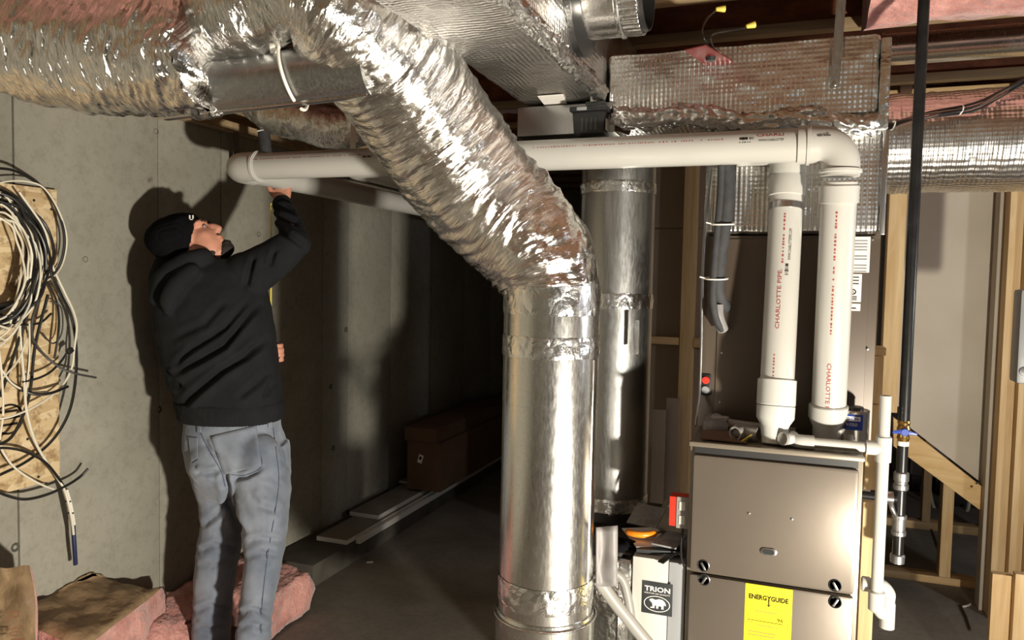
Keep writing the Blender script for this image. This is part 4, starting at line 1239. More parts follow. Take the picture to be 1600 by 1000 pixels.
for i in (1, 0):
    for k in range(32):
        q = 2*math.pi*k/32
        ring.append((cx+bw*(0.43 if i else 0.405)*math.cos(q), yy, czb+bh*(0.245 if i else 0.225)*math.sin(q)))
mk('logo_ring', ring, [[k, (k+1) % 32, 32+(k+1) % 32, 32+k] for k in range(32)], M['white_paper'], bd)
bear = [(-0.26, 0.10), (-0.20, 0.14), (-0.14, 0.15), (-0.06, 0.12), (0.06, 0.16), (0.18, 0.15), (0.26, 0.09), (0.30, 0.0), (0.27, -0.03), (0.24, 0.02), (0.22, -0.06), (0.22, -0.14), (0.15, -0.14), (0.15, -0.06), (0.06, -0.05), (0.04, -0.14), (-0.02, -0.14), (-0.02, -0.05), (-0.07, -0.05), (-0.08, -0.14), (-0.22, -0.14), (-0.20, -0.11), (-0.14, -0.10), (-0.15, 0.0), (-0.20, 0.05)]
mk('logo_bear', [(cx+bw*x, yy, czb+bh*y) for x, y in bear], [list(range(len(bear)))], M['white_paper'], bd)
rp = foil_box('return_transition', (-0.62, 2.42, 0.02), (-0.432, 3.02, 0.655), M['foil_tape'], None, (14, 30, 30), 0.004, 51)
tag(rp, 'foil-taped return transition box beneath the dull rear duct', 'duct box')
ff = foil_box('foil_collar', (-0.475, 2.335, 0.05), (-0.4315, 2.415, 0.672), M['foil_tape'], None, (8, 8, 40), 0.005, 53)
tag(ff, 'strip of crumpled foil tape along the left edge of the air cleaner', 'foil tape')
# clutter on top of the air cleaner (z 0.69)
def paper(name, cpx, cpy, size, rotz, tilt, mat, label, cat, dz=0.0, Y=2.45, th=0.004, bev=0.001):
    p = ony(cpx, cpy, Y)
    o = obox(name, (p.x, Y, 0.694+dz+th/2), (size[0], size[1], th), mat, (tilt, 0, rotz), None, bev)
    tag(o, label, cat)
    return o
box('filter_shelf', (-0.60, 2.40, 0.658), (-0.432, 3.0, 0.672), M['steel_dark']); tag(bpy.data.objects['filter_shelf'], 'dark sheet metal shelf under the dull rear duct', 'shelf')
paper('manual', 1030, 845, (0.15, 0.19), 0.2, 0.0, M['dark_grey'], 'dark manual lying flat on the air cleaner', 'booklet', 0.002, 2.46, 0.012)
paper('paper_sheet', 1010, 838, (0.12, 0.16), 0.5, 0.05, M['white_paper'], 'white printed sheet under the orange knife', 'paper', 0.018, 2.46, 0.003)
paper('paper_sheet', 1010, 812, (0.11, 0.10), -0.25, 0.5, M['grey_paper'], 'grey folded leaflet leaning up behind the orange knife', 'paper', 0.045, 2.60, 0.004)
paper('paper_sheet', 1048, 840, (0.08, 0.13), -0.2, 0.05, M['grey_paper'], 'grey booklet on the pile beside the red switch', 'paper', 0.026, 2.44, 0.006)
kn = thing('utility_knife', ony(1008, 829, 2.44), 'orange-handled utility knife on the paper pile', 'knife')
kz = 0.694+0.040
hd = spline([(-0.470, 2.43, kz), (-0.44, 2.415, kz), (-0.405, 2.420, kz), (-0.375, 2.45, kz)], 16)
tube('handle', hd, [0.006]+[0.0105]*14+[0.006], M['orange'], kn, 12)
obox('blade', (-0.362, 2.470, kz), (0.035, 0.012, 0.002), M['steel_dark'], (0, 0, 1.0), kn)
gl_ = bmesh.new()
for s in range(9):
    q = random.Random(s)
    bmesh.ops.create_icosphere(gl_, subdivisions=2, radius=0.018, matrix=Matrix.Translation((-0.475+q.uniform(-0.02, 0.045), 2.375+q.uniform(-0.02, 0.04), 0.690+q.uniform(0.004, 0.018))) @ Matrix.Diagonal((1.5, 1.1, 0.8, 1)))
go = bm_out('work_glove', gl_, M['knit'], None, True)
tag(go, 'crumpled black work glove on the corner of the air cleaner', 'glove')
bs = obox('metal_strap', (-0.322, 2.352, 0.696), (0.022, 0.075, 0.004), M['steel_dark'], (0.25, 0, -0.5), None, 0.001)
tag(bs, 'short black slotted strap hanging over the air cleaner front edge', 'strap')
# hanging grey flap and hose by the big duct
V = []; Fc = []
for i in range(9):
    for j in range(13):
        px = 931+(964-931)*i/8; py = 824+(916-824)*j/12 - (3*i/8 if j == 0 else 0)
        p = P(px, py, 2.16+0.012*math.sin(i*0.7)+0.01*noise.noise(Vector((i*0.4, j*0.3, 1))))
        V.append(p)
for i in range(8):
    for j in range(12):
        a_ = i*13+j
        Fc.append([a_, a_+13, a_+14, a_+1])
fo = mk('vinyl_flap', V, Fc, M['grey_sheet'], None, True)
so = fo.modifiers.new('thick', 'SOLIDIFY'); so.thickness = 0.003
tag(fo, 'grey vinyl connector flap hanging beside the shiny upright duct', 'flap')
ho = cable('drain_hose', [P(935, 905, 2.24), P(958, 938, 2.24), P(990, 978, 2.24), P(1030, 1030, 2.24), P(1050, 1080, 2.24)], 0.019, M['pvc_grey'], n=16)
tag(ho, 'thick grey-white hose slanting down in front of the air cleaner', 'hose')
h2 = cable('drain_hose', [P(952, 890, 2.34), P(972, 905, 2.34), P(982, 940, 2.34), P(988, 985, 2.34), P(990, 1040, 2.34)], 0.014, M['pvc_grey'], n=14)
tag(h2, 'thinner grey hose curving down behind the slanting hose', 'hose')
# red and white switch on the furnace side
p = ony(1058, 801, 2.36)
sw = thing('service_switch', (FX0-0.004, 2.36, p.z-0.05), 'red service switch with pale cover plate on the furnace side', 'switch')
zw = p.z
box('box', (FX0-0.062, 2.366, zw-0.046), (FX0-0.0005, 2.42, zw+0.048), M['red'], sw, 0.003)
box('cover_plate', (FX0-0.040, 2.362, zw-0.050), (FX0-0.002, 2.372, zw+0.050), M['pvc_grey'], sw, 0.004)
for k in (-1, 1):
    box('rocker', (FX0-0.031, 2.359, zw+0.022*k-0.014), (FX0-0.012, 2.363, zw+0.022*k+0.014), M['white_paint'], sw, 0.003)
lathe('pilot', [(0, 0.004), (-0.006, 0.003), (-0.007, 0)], (FX0-0.062, 2.385, zw+0.01), (1, 0, 0), M['white_paint'], sw, 10)
wc = cable('switch_cable', [(FX0-0.018, 2.366, zw-0.048), (FX0-0.020, 2.35, zw-0.09), (FX0-0.016, 2.335, zw-0.13), (FX0-0.004, 2.326, zw-0.16)], 0.0035, M['cable_black'])
tag(wc, 'short black cable below the red service switch', 'cable')

# ================================================================== CEILING CLUTTER
pz = 2.25
cr = [onz(1069, 79, pz), onz(1102, 71, pz), onz(1150, 99, pz), onz(1107, 106, pz)]
rp_ = thing('fixture_plate', (cr[0]+cr[2])/2, 'dark red square mounting plate dangling on wires before the plenum', 'plate')
prism('plate', cr, (0, 0, 0.003), M['dark_red'], rp_)
c = (cr[0]+cr[2])/2
lathe('socket', [(0.003, 0.022), (0.02, 0.018), (0.022, 0.0)], c, (0, 0, 1), M['black'], rp_, 16)
lathe('boss', [(0.0, 0.016), (-0.012, 0.013), (-0.013, 0.0)], c, (0, 0, 1), M['black'], rp_, 16)
cable('wire', [c+Vector((0, 0, 0.02)), P(1100, 60, 2.25), P(1098, 45, 2.3), P(1106, 28, 2.35), P(1118, 17, 2.4)], 0.003, M['cable_black'], rp_)
cable('wire', [c+Vector((0.01, 0, 0.02)), P(1110, 60, 2.25), P(1118, 52, 2.3), P(1140, 48, 2.35), P(1166, 44, 2.4)], 0.003, M['cable_black'], rp_)
for px, py, ang in [(1125, 14, 0.05), (1172, 40, 0.25)]:
    q = P(px, py, 2.4)
    lathe('wire_nut', [(-0.013, 0.005), (-0.010, 0.007), (0.012, 0.0105), (0.016, 0.0105)], q, (math.cos(ang)*0.94, 0.34, math.sin(ang)), M['wire_yellow'], rp_, 14)
# low-voltage cable bundle on the right
bw_ = [(1336, 218, 2.45), (1390, 197, 2.46), (1450, 181, 2.47), (1520, 168, 2.48), (1560, 148, 2.5), (1600, 127, 2.5), (1660, 96, 2.5)]
grp = 'thermostat wires of the bundle on the right'
for k in range(5):
    pts = []
    for i, (x, y, d) in enumerate(bw_):
        pts.append(P(x, y+(k-2)*2.2+1.6*math.sin(i*1.7+k*2.1), d+0.008*math.sin(i+k)))
    o = cable('thermostat_wire', pts, 0.0042, M['cable_brown'] if k % 2 else M['cable_black'], n=7)
    tag(o, 'brown thermostat wire in the bundle crossing the right-hand duct' if k % 2 else 'black thermostat wire in the bundle crossing the right-hand duct', 'wire', grp)
for k, (px, py, d) in enumerate([(1359, 211, 2.45), (1395, 196, 2.46), (1501, 172, 2.48)]):
    c = P(px, py, d)
    ring = [c+(XC*0.004*math.cos(q)+YC*0.014*math.cos(q)+FW*0.014*math.sin(q)) for q in [2*math.pi*j/24 for j in range(25)]]
    o = tube('cable_tie', ring, 0.0025, M['tie_white'], None, 6, False)
    tag(o, ['white cable tie on the wire bundle nearest the vent elbow', 'white cable tie on the wire bundle left of the black gas pipe', 'white cable tie on the wire bundle right of the black gas pipe'][k], 'cable tie', 'ties on the wire bundle')
bk = box('wood_block', ony(1407, 145, 4.10)-Vector((0, 0, 0)), ony(1424, 133, 4.15)+Vector((0, 0.05, 0)), M['cardboard'], None, 0.002)
tag(bk, 'small wooden block under the top plate behind the black gas pipe', 'block')
# grey electrical panel at the right edge
a = ony(1589, 600, 3.05); b = ony(1589, 452, 3.05)
ep_ = thing('electrical_box', (a.x+0.055, 3.1, a.z), 'grey electrical disconnect box cut off by the right edge', 'electrical box')
box('box', (a.x, 3.06, a.z), (a.x+0.11, 3.16, b.z), M['grey_paint'], ep_, 0.012)
box('door', (a.x+0.02, 3.05, a.z+0.09), (a.x+0.09, 3.062, b.z-0.06), M['steel_dark'], ep_, 0.004)
lathe('knockout', [(0, 0.016), (-0.003, 0.015), (-0.004, 0)], (a.x+0.022, 3.06, a.z+0.045), (0, 1, 0), M['steel_dark'], ep_, 18)
# dim room beyond the stairs
ap = thing('appliance', ony(1450, 800, 6.4), 'pale grey appliance in the dim room beyond the stairs', 'appliance')
a = ony(1418, 800, 6.4); b = ony(1482, 745, 6.4)
box('body', (a.x, 6.4, 0.12), (b.x, 7.0, 0.78), M['grey_paint'], ap, 0.03)
box('badge', (a.x+0.10, 6.395, 0.40), (a.x+0.16, 6.402, 0.50), M['steel_dark'], ap, 0.002)
for k, x in enumerate((a.x+0.05, b.x-0.05)):
    box('foot', (x-0.03, 6.42, 0), (x+0.03, 6.9, 0.12), M['steel_dark'], ap, 0.004)
o = cable('garden_hose', [ony(1452, 762, 6.0), ony(1458, 790, 6.0), ony(1470, 806, 6.0), ony(1490, 812, 6.0), ony(1510, 800, 6.0), ony(1514, 785, 6.0)], 0.012, M['cable_white'])
tag(o, 'pale hose curled beside the grey appliance under the stairs', 'hose')
pp = px_box('storage_bin', 1490, 1535, 752, 818, 6.1, 6.6, M['steel_dark'])
tag(pp, 'dark storage bin in the dim room beyond the stairs', 'bin')
for k, (x0, y0, x1, y1) in enumerate([(1453, 822, 1466, 857), (1500, 945, 1516, 984), (1505, 948, 1516, 944)]):
    a = onz(x0, y0, 0.006); b = onz(x1, y1, 0.006)
    o = tube('floor_scrap', [a, (a+b)/2+Vector((0.005, 0, 0)), b], 0.005, M['cable_black'] if k < 2 else M['white_paper'], None, 6)
    tag(o, ['thin dark stick on the floor between the two stair plates', 'dark stick on the floor in front of the near stair plate', 'small white scrap by the near stair plate'][k], 'scrap')
def ony_floor(Y, px=1036):
    lo_, hi_ = 500.0, 1400.0
    for _ in range(40):
        mid = (lo_+hi_)/2
        if ony(px, mid, Y).z > 0: lo_ = mid
        else: hi_ = mid
    return lo_
# leaning panels behind the air cleaner
for k, (x0, x1, yt) in enumerate([(1016, 1036, 640), (1037, 1058, 622)]):
    o = px_box('leaning_panel', x0, x1, yt, ony_floor(4.02+0.04*k), 4.02+0.04*k, 4.04+0.04*k, M['drywall_brown'])
    tag(o, ['shorter tan panel leaning by the partition, behind the dull duct', 'taller tan panel leaning on the partition next to the stud'][k], 'panel', 'leaning panels')

# ================================================================== LEFT WALL: BOARD AND CABLES
BXF = -2.428
t0 = onx(90, 297, BXF); t1 = onx(93, 748, BXF)
ob = box('osb_board', (-2.447, 1.30, t1.z-0.0), (BXF, (t0.y+t1.y)/2, t0.z), M['osb'], None, 0.002)
tag(ob, 'tan strand board screwed to the concrete wall behind the cables', 'board')
rnd = random.Random(12)
def bcab(pts, r, mat, label, x0=0.02, name='coiled_cable', group='cables coiled on the strand board', amp=0.025, res=90):
    out = []
    ph = rnd.uniform(0, 6)
    for i, q in enumerate(pts):
        dep = q[2] if len(q) > 2 else x0 + amp*(0.5+0.5*math.sin(i*1.3+ph))
        out.append(onx(q[0], q[1], BXF+0.012+dep))
    o = cable(name, out, r, mat, n=7, res=res)
    tag(o, label, 'cable', group)
    return o
def loop(cx, cy, rx, ry, a0, a1, n=14, jit=4):
    out = []
    for i in range(n+1):
        t = math.radians(a0+(a1-a0)*i/n)
        out.append((cx+rx*math.cos(t)+rnd.uniform(-jit, jit), cy-ry*math.sin(t)+rnd.uniform(-jit, jit)))
    return out
LB = 'black cable in the dense coil on the strand board'
LW = 'white cable in the dense coil on the strand board'
for k in range(13):   # dense black hank
    g = rnd.uniform(-10, 10)
    bcab(loop(-8+g, 405+g*0.6, 72+rnd.uniform(-16, 14), 98+rnd.uniform(-18, 16), 130, -130, 14, 3), 0.0042, M['cable_black'], LB, 0.015+0.004*k)
for k in range(9):
    g = rnd.uniform(-12, 12)
    bcab(loop(-12+g, 420+g, 72+rnd.uniform(-22, 8), 100+rnd.uniform(-20, 20), 125, -130, 14, 4), 0.0034, M['cable_white'], LW, 0.03+0.005*k)
# wide stray loops
bcab([(-20, 262), (20, 266), (52, 282), (74, 300), (90, 330), (100, 365), (98, 400), (86, 425), (60, 450), (20, 470), (-20, 480)], 0.0046, M['cable_black'], 'black cable making the widest arc above the strand board corner')
bcab([(-20, 290), (15, 283), (45, 284), (70, 295), (92, 330), (104, 370), (100, 405), (88, 428), (64, 444)], 0.0030, M['cable_white'], 'white cable arching over the strand board corner')
bcab([(-10, 310), (40, 325), (70, 350), (84, 390), (80, 425), (95, 460), (110, 490), (118, 530), (119, 580), (112, 630), (98, 665), (75, 695), (40, 722), (0, 742)], 0.0050, M['cable_black'], 'long black cable sweeping down past the board edge')
bcab([(30, 300), (70, 360), (80, 410), (100, 455), (114, 485), (120, 510), (116, 545), (112, 575), (95, 605), (60, 632), (20, 650), (-10, 656)], 0.0036, M['cable_white'], 'long white cable crossing out past the board edge and back')
bcab([(60, 470), (50, 500), (52, 530), (70, 555), (95, 575), (120, 584), (150, 590)], 0.0040, M['cable_grey'], 'grey cable whose cut end sticks out to the right')
bcab([(0, 575), (10, 590), (30, 607), (55, 616), (80, 614), (106, 604)], 0.0052, M['cable_black'], 'thick black cable end curling up across the board middle')
bcab([(-10, 560), (4, 580), (20, 600), (45, 612), (75, 612)], 0.0034, M['cable_white'], 'white cable lying along the thick black cable end')
bcab([(35, 597), (62, 590), (80, 580), (95, 565), (104, 552), (108, 545)], 0.0040, M['cable_black'], 'black cable with a plug pointing up to the right')
pg = P(110, 547, 2.62)
tt = onx(109, 548, BXF+0.05)
plg = obox('cable_plug', tt, (0.016, 0.022, 0.018), M['black'], (0.6, 0, 0), None, 0.003)
tag(plg, 'small black plug at the cable end over the board edge', 'plug')
bcab([(30, 430), (30, 480), (32, 530), (38, 600), (42, 645), (55, 690), (75, 725), (95, 755), (104, 775), (112, 810), (115, 835)], 0.0044, M['cable_white'], 'white cable hanging below the board towards the floor')
bcab([(-15, 470), (0, 560), (5, 640), (0, 690), (10, 715), (28, 735), (60, 755), (88, 766)], 0.0034, M['cable_white'], 'thin white cable drooping under the board corner')
bcab([(-20, 702), (10, 700), (40, 706), (70, 722), (90, 745), (102, 764)], 0.0046, M['cable_black'], 'black cable arcing across the lower board corner')
bcab([(-20, 760), (10, 774), (40, 780), (75, 772), (105, 758), (125, 745), (138, 732)], 0.0050, M['cable_black'], 'black cable looping below the board with an upturned end')
bcab([(75, 440), (88, 470), (92, 500), (90, 530), (85, 560)], 0.0040, M['cable_black'], 'black cable dropping beside the white loops at mid board')
bcab([(78, 470), (95, 480), (98, 510), (92, 530), (80, 536), (66, 520)], 0.0026, M['cable_grey'], 'thin grey cable loop at the board edge')
bcab([(-10, 480), (20, 505), (60, 505), (80, 490)], 0.0040, M['cable_black'], 'black cable crossing below the dense coil')
bcab([(60, 440), (40, 500), (20, 560), (0, 620)], 0.0052, M['cable_black'], 'black cable slanting down left across the board')
bcab([(75, 460), (55, 540), (45, 620), (20, 680), (-15, 700)], 0.0052, M['cable_black'], 'black cable slanting down over the board stamp')
bcab([(46, 505), (46, 560), (40, 620)], 0.0028, M['cable_white'], 'short white cable hanging straight over the board')
bcab([(50, 505), (30, 560), (5, 590)], 0.0030, M['cable_white'], 'short white cable slanting over the board')
# white and blue taped tail
tl = thing('taped_cable', onx(117, 880, -2.40), 'cable tail taped white with a navy sleeve hanging to the floor', 'cable')
cable('white_wrap', [onx(102, 765, -2.39), onx(109, 790, -2.39), onx(114, 820, -2.39)], 0.0095, M['tie_white'], tl, 10)
cable('navy_sleeve', [onx(114, 818, -2.39), onx(116, 850, -2.39), onx(118, 882, -2.40)], 0.0075, M['navy'], tl, 10)
for q in (0.35, 0.7):
    p = onx(102+12*q, 765+52*q, -2.39)
    lathe('tape_stripe', [(-0.003, 0.0105), (0.003, 0.0105)], p, (0, 0.25, 1), M['black'], tl, 12)
# stamp on the board
p = onx(14, 655, BXF+0.0006)
for i, (dz, l) in enumerate([(0.022, 0.06), (0.0, 0.07), (-0.022, 0.06)]):
    mk('stamp', [(BXF+0.0008, p.y-0.03, p.z+dz), (BXF+0.0008, p.y-0.03+l, p.z+dz), (BXF+0.0008, p.y-0.03+l, p.z+dz+0.008), (BXF+0.0008, p.y-0.03, p.z+dz+0.008)], [[0, 1, 2, 3]], M['black_ink'], ob)
ring = []
for rr in (0.052, 0.045):
    for k in range(28):
        q = 2*math.pi*k/28
        ring.append((BXF+0.0008, p.y+rr*math.cos(q), p.z+rr*math.sin(q)))
mk('stamp', ring, [[k, (k+1) % 28, 28+(k+1) % 28, 28+k] for k in range(28)], M['black_ink'], ob)
for px, py in [(53, 313), (80, 327), (43, 686), (60, 745)]:
    q = onx(px, py, BXF)
    lathe('screw', [(0, 0.005), (0.002, 0.004), (0.0022, 0)], (BXF, q.y, q.z), (1, 0, 0), M['steel_dark'], ob, 10)
hs2 = box('pipe_strap', (onx(367, 215, -2.40).x, onx(364, 215, -2.40).y, ZM+0.03), (onx(367, 215, -2.40).x+0.003, onx(373, 215, -2.40).y, 2.20), M['steel'], None)
tag(hs2, 'pale strap hanging from the sill plate behind the vent pipe elbow', 'strap')
bx_ = thing('junction_bundle', ony(415, 236, 2.75), 'black taped wire bundle above the vent pipe near the wall', 'wire bundle')
cable('wires', [ony(408, 175, 2.78), ony(412, 205, 2.76), ony(416, 240, 2.75)], 0.026, M['rubber'], bx_, 12)
cable('tie', [ony(402, 205, 2.72), ony(412, 203, 2.72), ony(424, 206, 2.72)], 0.003, M['tie_white'], bx_, 6)

# ================================================================== FLOOR: BATTS, BOARDS, BOXES
def lumpy(name, corners_top, h, mat_top, mat_side, label, cat, seed, n=22, amp=0.02, nz=6, parent=None, group=None):
    """slab with four top corners (list of Vectors, ccw) and depth h downwards; top and side materials"""
    c = [Vector(q) for q in corners_top]
    bm = bmesh.new()
    hs_ = h if hasattr(h, '__len__') else [h]*4
    def top(i, j):
        u, v = i/n, j/n
        p = (c[0]*(1-u)+c[1]*u)*(1-v)+(c[3]*(1-u)+c[2]*u)*v
        hh = (hs_[0]*(1-u)+hs_[1]*u)*(1-v)+(hs_[3]*(1-u)+hs_[2]*u)*v
        return p, hh
    G = {}
    def vert(i, j, k):
        key = (i, j, k)
        if key not in G:
            p, hh = top(i, j)
            q = p - Vector((0, 0, hh*k/nz))
            ctr = (c[0]+c[1]+c[2]+c[3])/4
            out = (Vector((p.x, p.y, 0))-Vector((ctr.x, ctr.y, 0)))
            edge = i in (0, n) or j in (0, n)
            f = amp*fbm(q*6+Vector((seed, 0, 0)), 4)
            if edge and out.length > 0:
                q = q + out.normalized()*(f*1.0 + 0.02*math.sin(math.pi*k/nz))
            q.x = max(q.x, -2.442); q.z = max(q.z, 0.0)
            if k == 0: q.z += f*0.7 - (0.012 if edge else 0)
            G[key] = bm.verts.new(q)
        return G[key]
    tf = set()
    for i in range(n):
        for j in range(n):
            tf.add(bm.faces.new([vert(i, j, 0), vert(i+1, j, 0), vert(i+1, j+1, 0), vert(i, j+1, 0)]))
            bm.faces.new([vert(i, j, nz), vert(i, j+1, nz), vert(i+1, j+1, nz), vert(i+1, j, nz)])
    for k in range(nz):
        for i in range(n):
            bm.faces.new([vert(i, 0, k), vert(i, 0, k+1), vert(i+1, 0, k+1), vert(i+1, 0, k)])
            bm.faces.new([vert(i, n, k), vert(i+1, n, k), vert(i+1, n, k+1), vert(i, n, k+1)])
            bm.faces.new([vert(0, i, k), vert(0, i+1, k), vert(0, i+1, k+1), vert(0, i, k+1)])
            bm.faces.new([vert(n, i, k), vert(n, i, k+1), vert(n, i+1, k+1), vert(n, i+1, k)])
    bm.faces.ensure_lookup_table()
    flags = [f in tf for f in bm.faces]
    # split: facing (kraft) and wool
    root = thing(name, (sum((q.x for q in c))/4, sum((q.y for q in c))/4, min(q.z for q in c)-max(hs_)), label, cat, group) 
    wool = bm.copy()
    wool.faces.ensure_lookup_table()
    if mat_top is not None:
        dele = [wool.faces[i] for i, t in enumerate(flags) if t]
        bmesh.ops.delete(wool, geom=dele, context='FACES')
        dele = [bm.faces[i] for i, t in enumerate(flags) if not t]
        bmesh.ops.delete(bm, geom=dele, context='FACES')
        f_ = bm_out('kraft_facing', bm, mat_top, root, True)
        s_ = f_.modifiers.new('thick', 'SOLIDIFY'); s_.thickness = 0.002
    else:
        bm.free()
    bm_out('wool', wool, mat_side, root, True)
    return root
# big kraft-faced batt lying by the wall
zB = 0.40
lumpy('insulation_batt', [onz(20, 960, zB), onz(128, 1010, zB-0.04), onz(252, 916, zB-0.10), onz(128, 884, zB+0.02)], [0.34, 0.30, 0.26, 0.36], M['kraft'], M['pink'], 'brown kraft-faced batt lying by the wall with pink wool showing at its edge', 'insulation', 3, amp=0.035, group='insulation batts on the floor')
# standing batt with print at the corner
a = P(-60, 900, 2.25); 
cs = [P(-70, 905, 2.15), P(70, 1085, 2.15)]
bt = thing('insulation_batt', P(0, 1090, 2.2), 'kraft-faced batt with faded red lettering at the bottom left corner', 'insulation', 'insulation batts on the floor')
V = []; Fc = []
NN = 22
for s in (0, 1):
    for i in range(NN+1):
        for j in range(NN+1):
            u, v = i/NN, j/NN
            xr = 46+22*v**0.8+3*math.sin(v*9)
            px = -90 + (xr+90)*u
            py = 888 + (1130-888)*v - 5*math.sin(u*3) + (4*math.sin(u*11) if j == 0 else 0)
            d = 2.36 - 0.10*v + 0.018*fbm(Vector((u*4, v*5, 2.0)), 3) + s*0.13
            p = P(px, py, d)
            if s: p = p + Vector((0.01, 0.0, -0.01))
            p.x = max(p.x, -2.444)
            V.append(p)
q_ = (NN+1)**2
for s in (0, 1):
    for i in range(NN):
        for j in range(NN):
            a_ = s*q_+i*(NN+1)+j
            Fc.append([a_, a_+NN+1, a_+NN+2, a_+1] if s == 0 else [a_, a_+1, a_+NN+2, a_+NN+1])
front = Fc[:NN*NN]; rest = Fc[NN*NN:]
for i in range(NN):
    rest.append([i*(NN+1), (i+1)*(NN+1), q_+(i+1)*(NN+1), q_+i*(NN+1)])
    rest.append([i*(NN+1)+NN, q_+i*(NN+1)+NN, q_+(i+1)*(NN+1)+NN, (i+1)*(NN+1)+NN])
    rest.append([i, q_+i, q_+i+1, i+1]); e_ = NN*(NN+1)
    rest.append([e_+i, e_+i+1, q_+e_+i+1, q_+e_+i])
mk('wool', V, rest, M['pink'], bt, True)
kf = mk('kraft_facing', V[:q_], front, M['kraft'], bt, True)
for s, y, x in [('R', 950, 18), ('30', 972, 22), ('FI', 992, 27)]:
    a = P(x, y, 2.285); b = P(x+22, y+2, 2.285)
    U = (P(x+3, y+20, 2.27)-P(x, y, 2.29)).normalized(); Wd = (P(x+20, y-2, 2.285)-P(x, y, 2.285)).normalized()
    flat_text('print', s, 0.05, a-FW*0.03, U, Wd, M['brown_ink'], kf, 0.034 if len(s) > 1 else 0.03, 0.0, 0.042)
# pink batts behind the man
lumpy('insulation_batt', [Vector((-2.425, 2.02, 0.21)), Vector((-2.21, 1.98, 0.16)), Vector((-2.21, 2.80, 0.18)), Vector((-2.43, 2.86, 0.24))], [0.2, 0.15, 0.17, 0.22], None, M['pink'], 'loose pink batt on the floor behind the man left leg', 'insulation', 8, amp=0.06, group='insulation batts on the floor')
lumpy('insulation_batt', [onz(352, 925, 0.20), onz(404, 948, 0.19), onz(481, 893, 0.20), onz(420, 872, 0.22)], 0.18, None, M['pink'], 'brightly lit pink batt on the floor right of the man', 'insulation', 14, amp=0.03, group='insulation batts on the floor')

# ledge boards along the wall
lg = box('dark_beam', (-2.440, 3.13, 0.0), (-2.165, 6.6, 0.115), M['beam'], None, 0.004)
tag(lg, 'long dark timber lying on the floor along the concrete wall', 'timber')
def board(name, pxy0, z0, x0, x1, y1, label, th=0.018, group='boards stacked along the wall'):
    p = onz(pxy0[0], pxy0[1], z0+th)
    o = thing(name, ((x0+x1)/2, (p.y+y1)/2, z0), label, 'board', group)
    box('core', (x0, p.y, z0), (x1, y1, z0+th-0.002), M['trim_white'], o, 0.002)
    box('face', (x0+0.001, p.y+0.001, z0+th-0.0018), (x1-0.001, y1-0.001, z0+th), M['trim_top'], o, 0.0005)
    return o
board('trim_board', (502, 838), 0.116, -2.36, -2.17, 6.4, 'lowest white-edged board of the stack along the wall', 0.026)
board('trim_board', (555, 800), 0.143, -2.385, -2.19, 6.4, 'upper white-edged board set back on the stack along the wall', 0.026)
board('trim_board', (634, 752), 0.170, -2.42, -2.23, 6.4, 'topmost short board right under the cardboard box', 0.016)
tb = box('trim_moulding', (-2.163, 3.52, 0.10), (-2.135, 6.4, 0.135), M['trim_white'], None, 0.004)
tag(tb, 'thin white moulding leaning against the dark timber', 'moulding')
a = onz(640, 745, 0.187); 
by0 = 4.32
bx1 = thing('cardboard_box', (-2.25, 5.0, 0.187), 'long dark brown cardboard box resting on the boards', 'box')
x1b = ony(688, 720, by0).x
x0b = max(ony(636, 720, by0).x, -2.44)
zt_b = ony(660, 690, by0).z
box('carton', (x0b, by0, 0.188), (x1b, 6.2, zt_b), M['cardboard'], bx1, 0.004)
box('lid', (x0b-0.012 if x0b > -2.43 else x0b, by0-0.02, zt_b+0.001), (x1b-0.02, 6.1, ony(660, 668, by0).z), M['cardboard'], bx1, 0.006)
p = ony(657, 717, by0-0.001)
obox('sticker', (p.x, by0-0.0012, p.z), (0.032, 0.002, 0.055), M['white_paper'], (0, 0.3, 0), bx1)
obox('sticker_mark', (p.x, by0-0.0026, p.z+0.005), (0.016, 0.002, 0.02), M['black_ink'], (0, 0.3, 0), bx1)
for k, (px, py, d) in enumerate([(578, 878, 0.0)]):
    p = onz(px, py, 0.004)
    o = obox('paint_chip', p, (0.035, 0.015, 0.004), M['white_paper'], (0, 0, 0.4), None, 0.001)
    tag(o, 'small pale chip lying on the floor beside the dark timber', 'debris')

# ================================================================== THE MAN
DM = 2.95
RH_ = Vector((_R0.x, _R0.y, 0)).normalized()     # to the right in view, level
FH_ = Vector((FW.x, FW.y, 0)).normalized()       # away from the viewer, level
UZ = Vector((0, 0, 1))
def bm_loft(bm, rings, n=28, pw=2.3):
    """rings: (px_left, px_right, py, depth, half_depth) horizontal superellipse sections"""
    rr = []
    for x0, x1, y, d, hd in rings:
        c = P((x0+x1)/2, y, d); hw = (P(x1, y, d)-P(x0, y, d)).length/2
        ring = []
        for k in range(n):
            t = 2*math.pi*k/n
            cx = math.copysign(abs(math.cos(t))**(2/pw), math.cos(t)); sy = math.copysign(abs(math.sin(t))**(2/pw), math.sin(t))
            ring.append(bm.verts.new(c + RH_*hw*cx + FH_*hd*sy))
        rr.append(ring)
    for i in range(len(rr)-1):
        for k in range(n):
            bm.faces.new([rr[i][k], rr[i][(k+1) % n], rr[i+1][(k+1) % n], rr[i+1][k]])
    bm.faces.new(rr[0][::-1]); bm.faces.new(rr[-1])
def bm_limb(bm, pts, n=20):
    """pts: (Vector, r) tapered limb with rounded ends"""
    S = spline([(p.x, p.y, p.z, r) for p, r in pts], 26)
    P_ = [Vector(s[:3]) for s in S]; r = [s[3] for s in S]
    bm_tube(bm, P_, r, n, True)
    for p, q in ((P_[0], r[0]), (P_[-1], r[-1])):
        bmesh.ops.create_icosphere(bm, subdivisions=3, radius=q, matrix=Matrix.Translation(p))
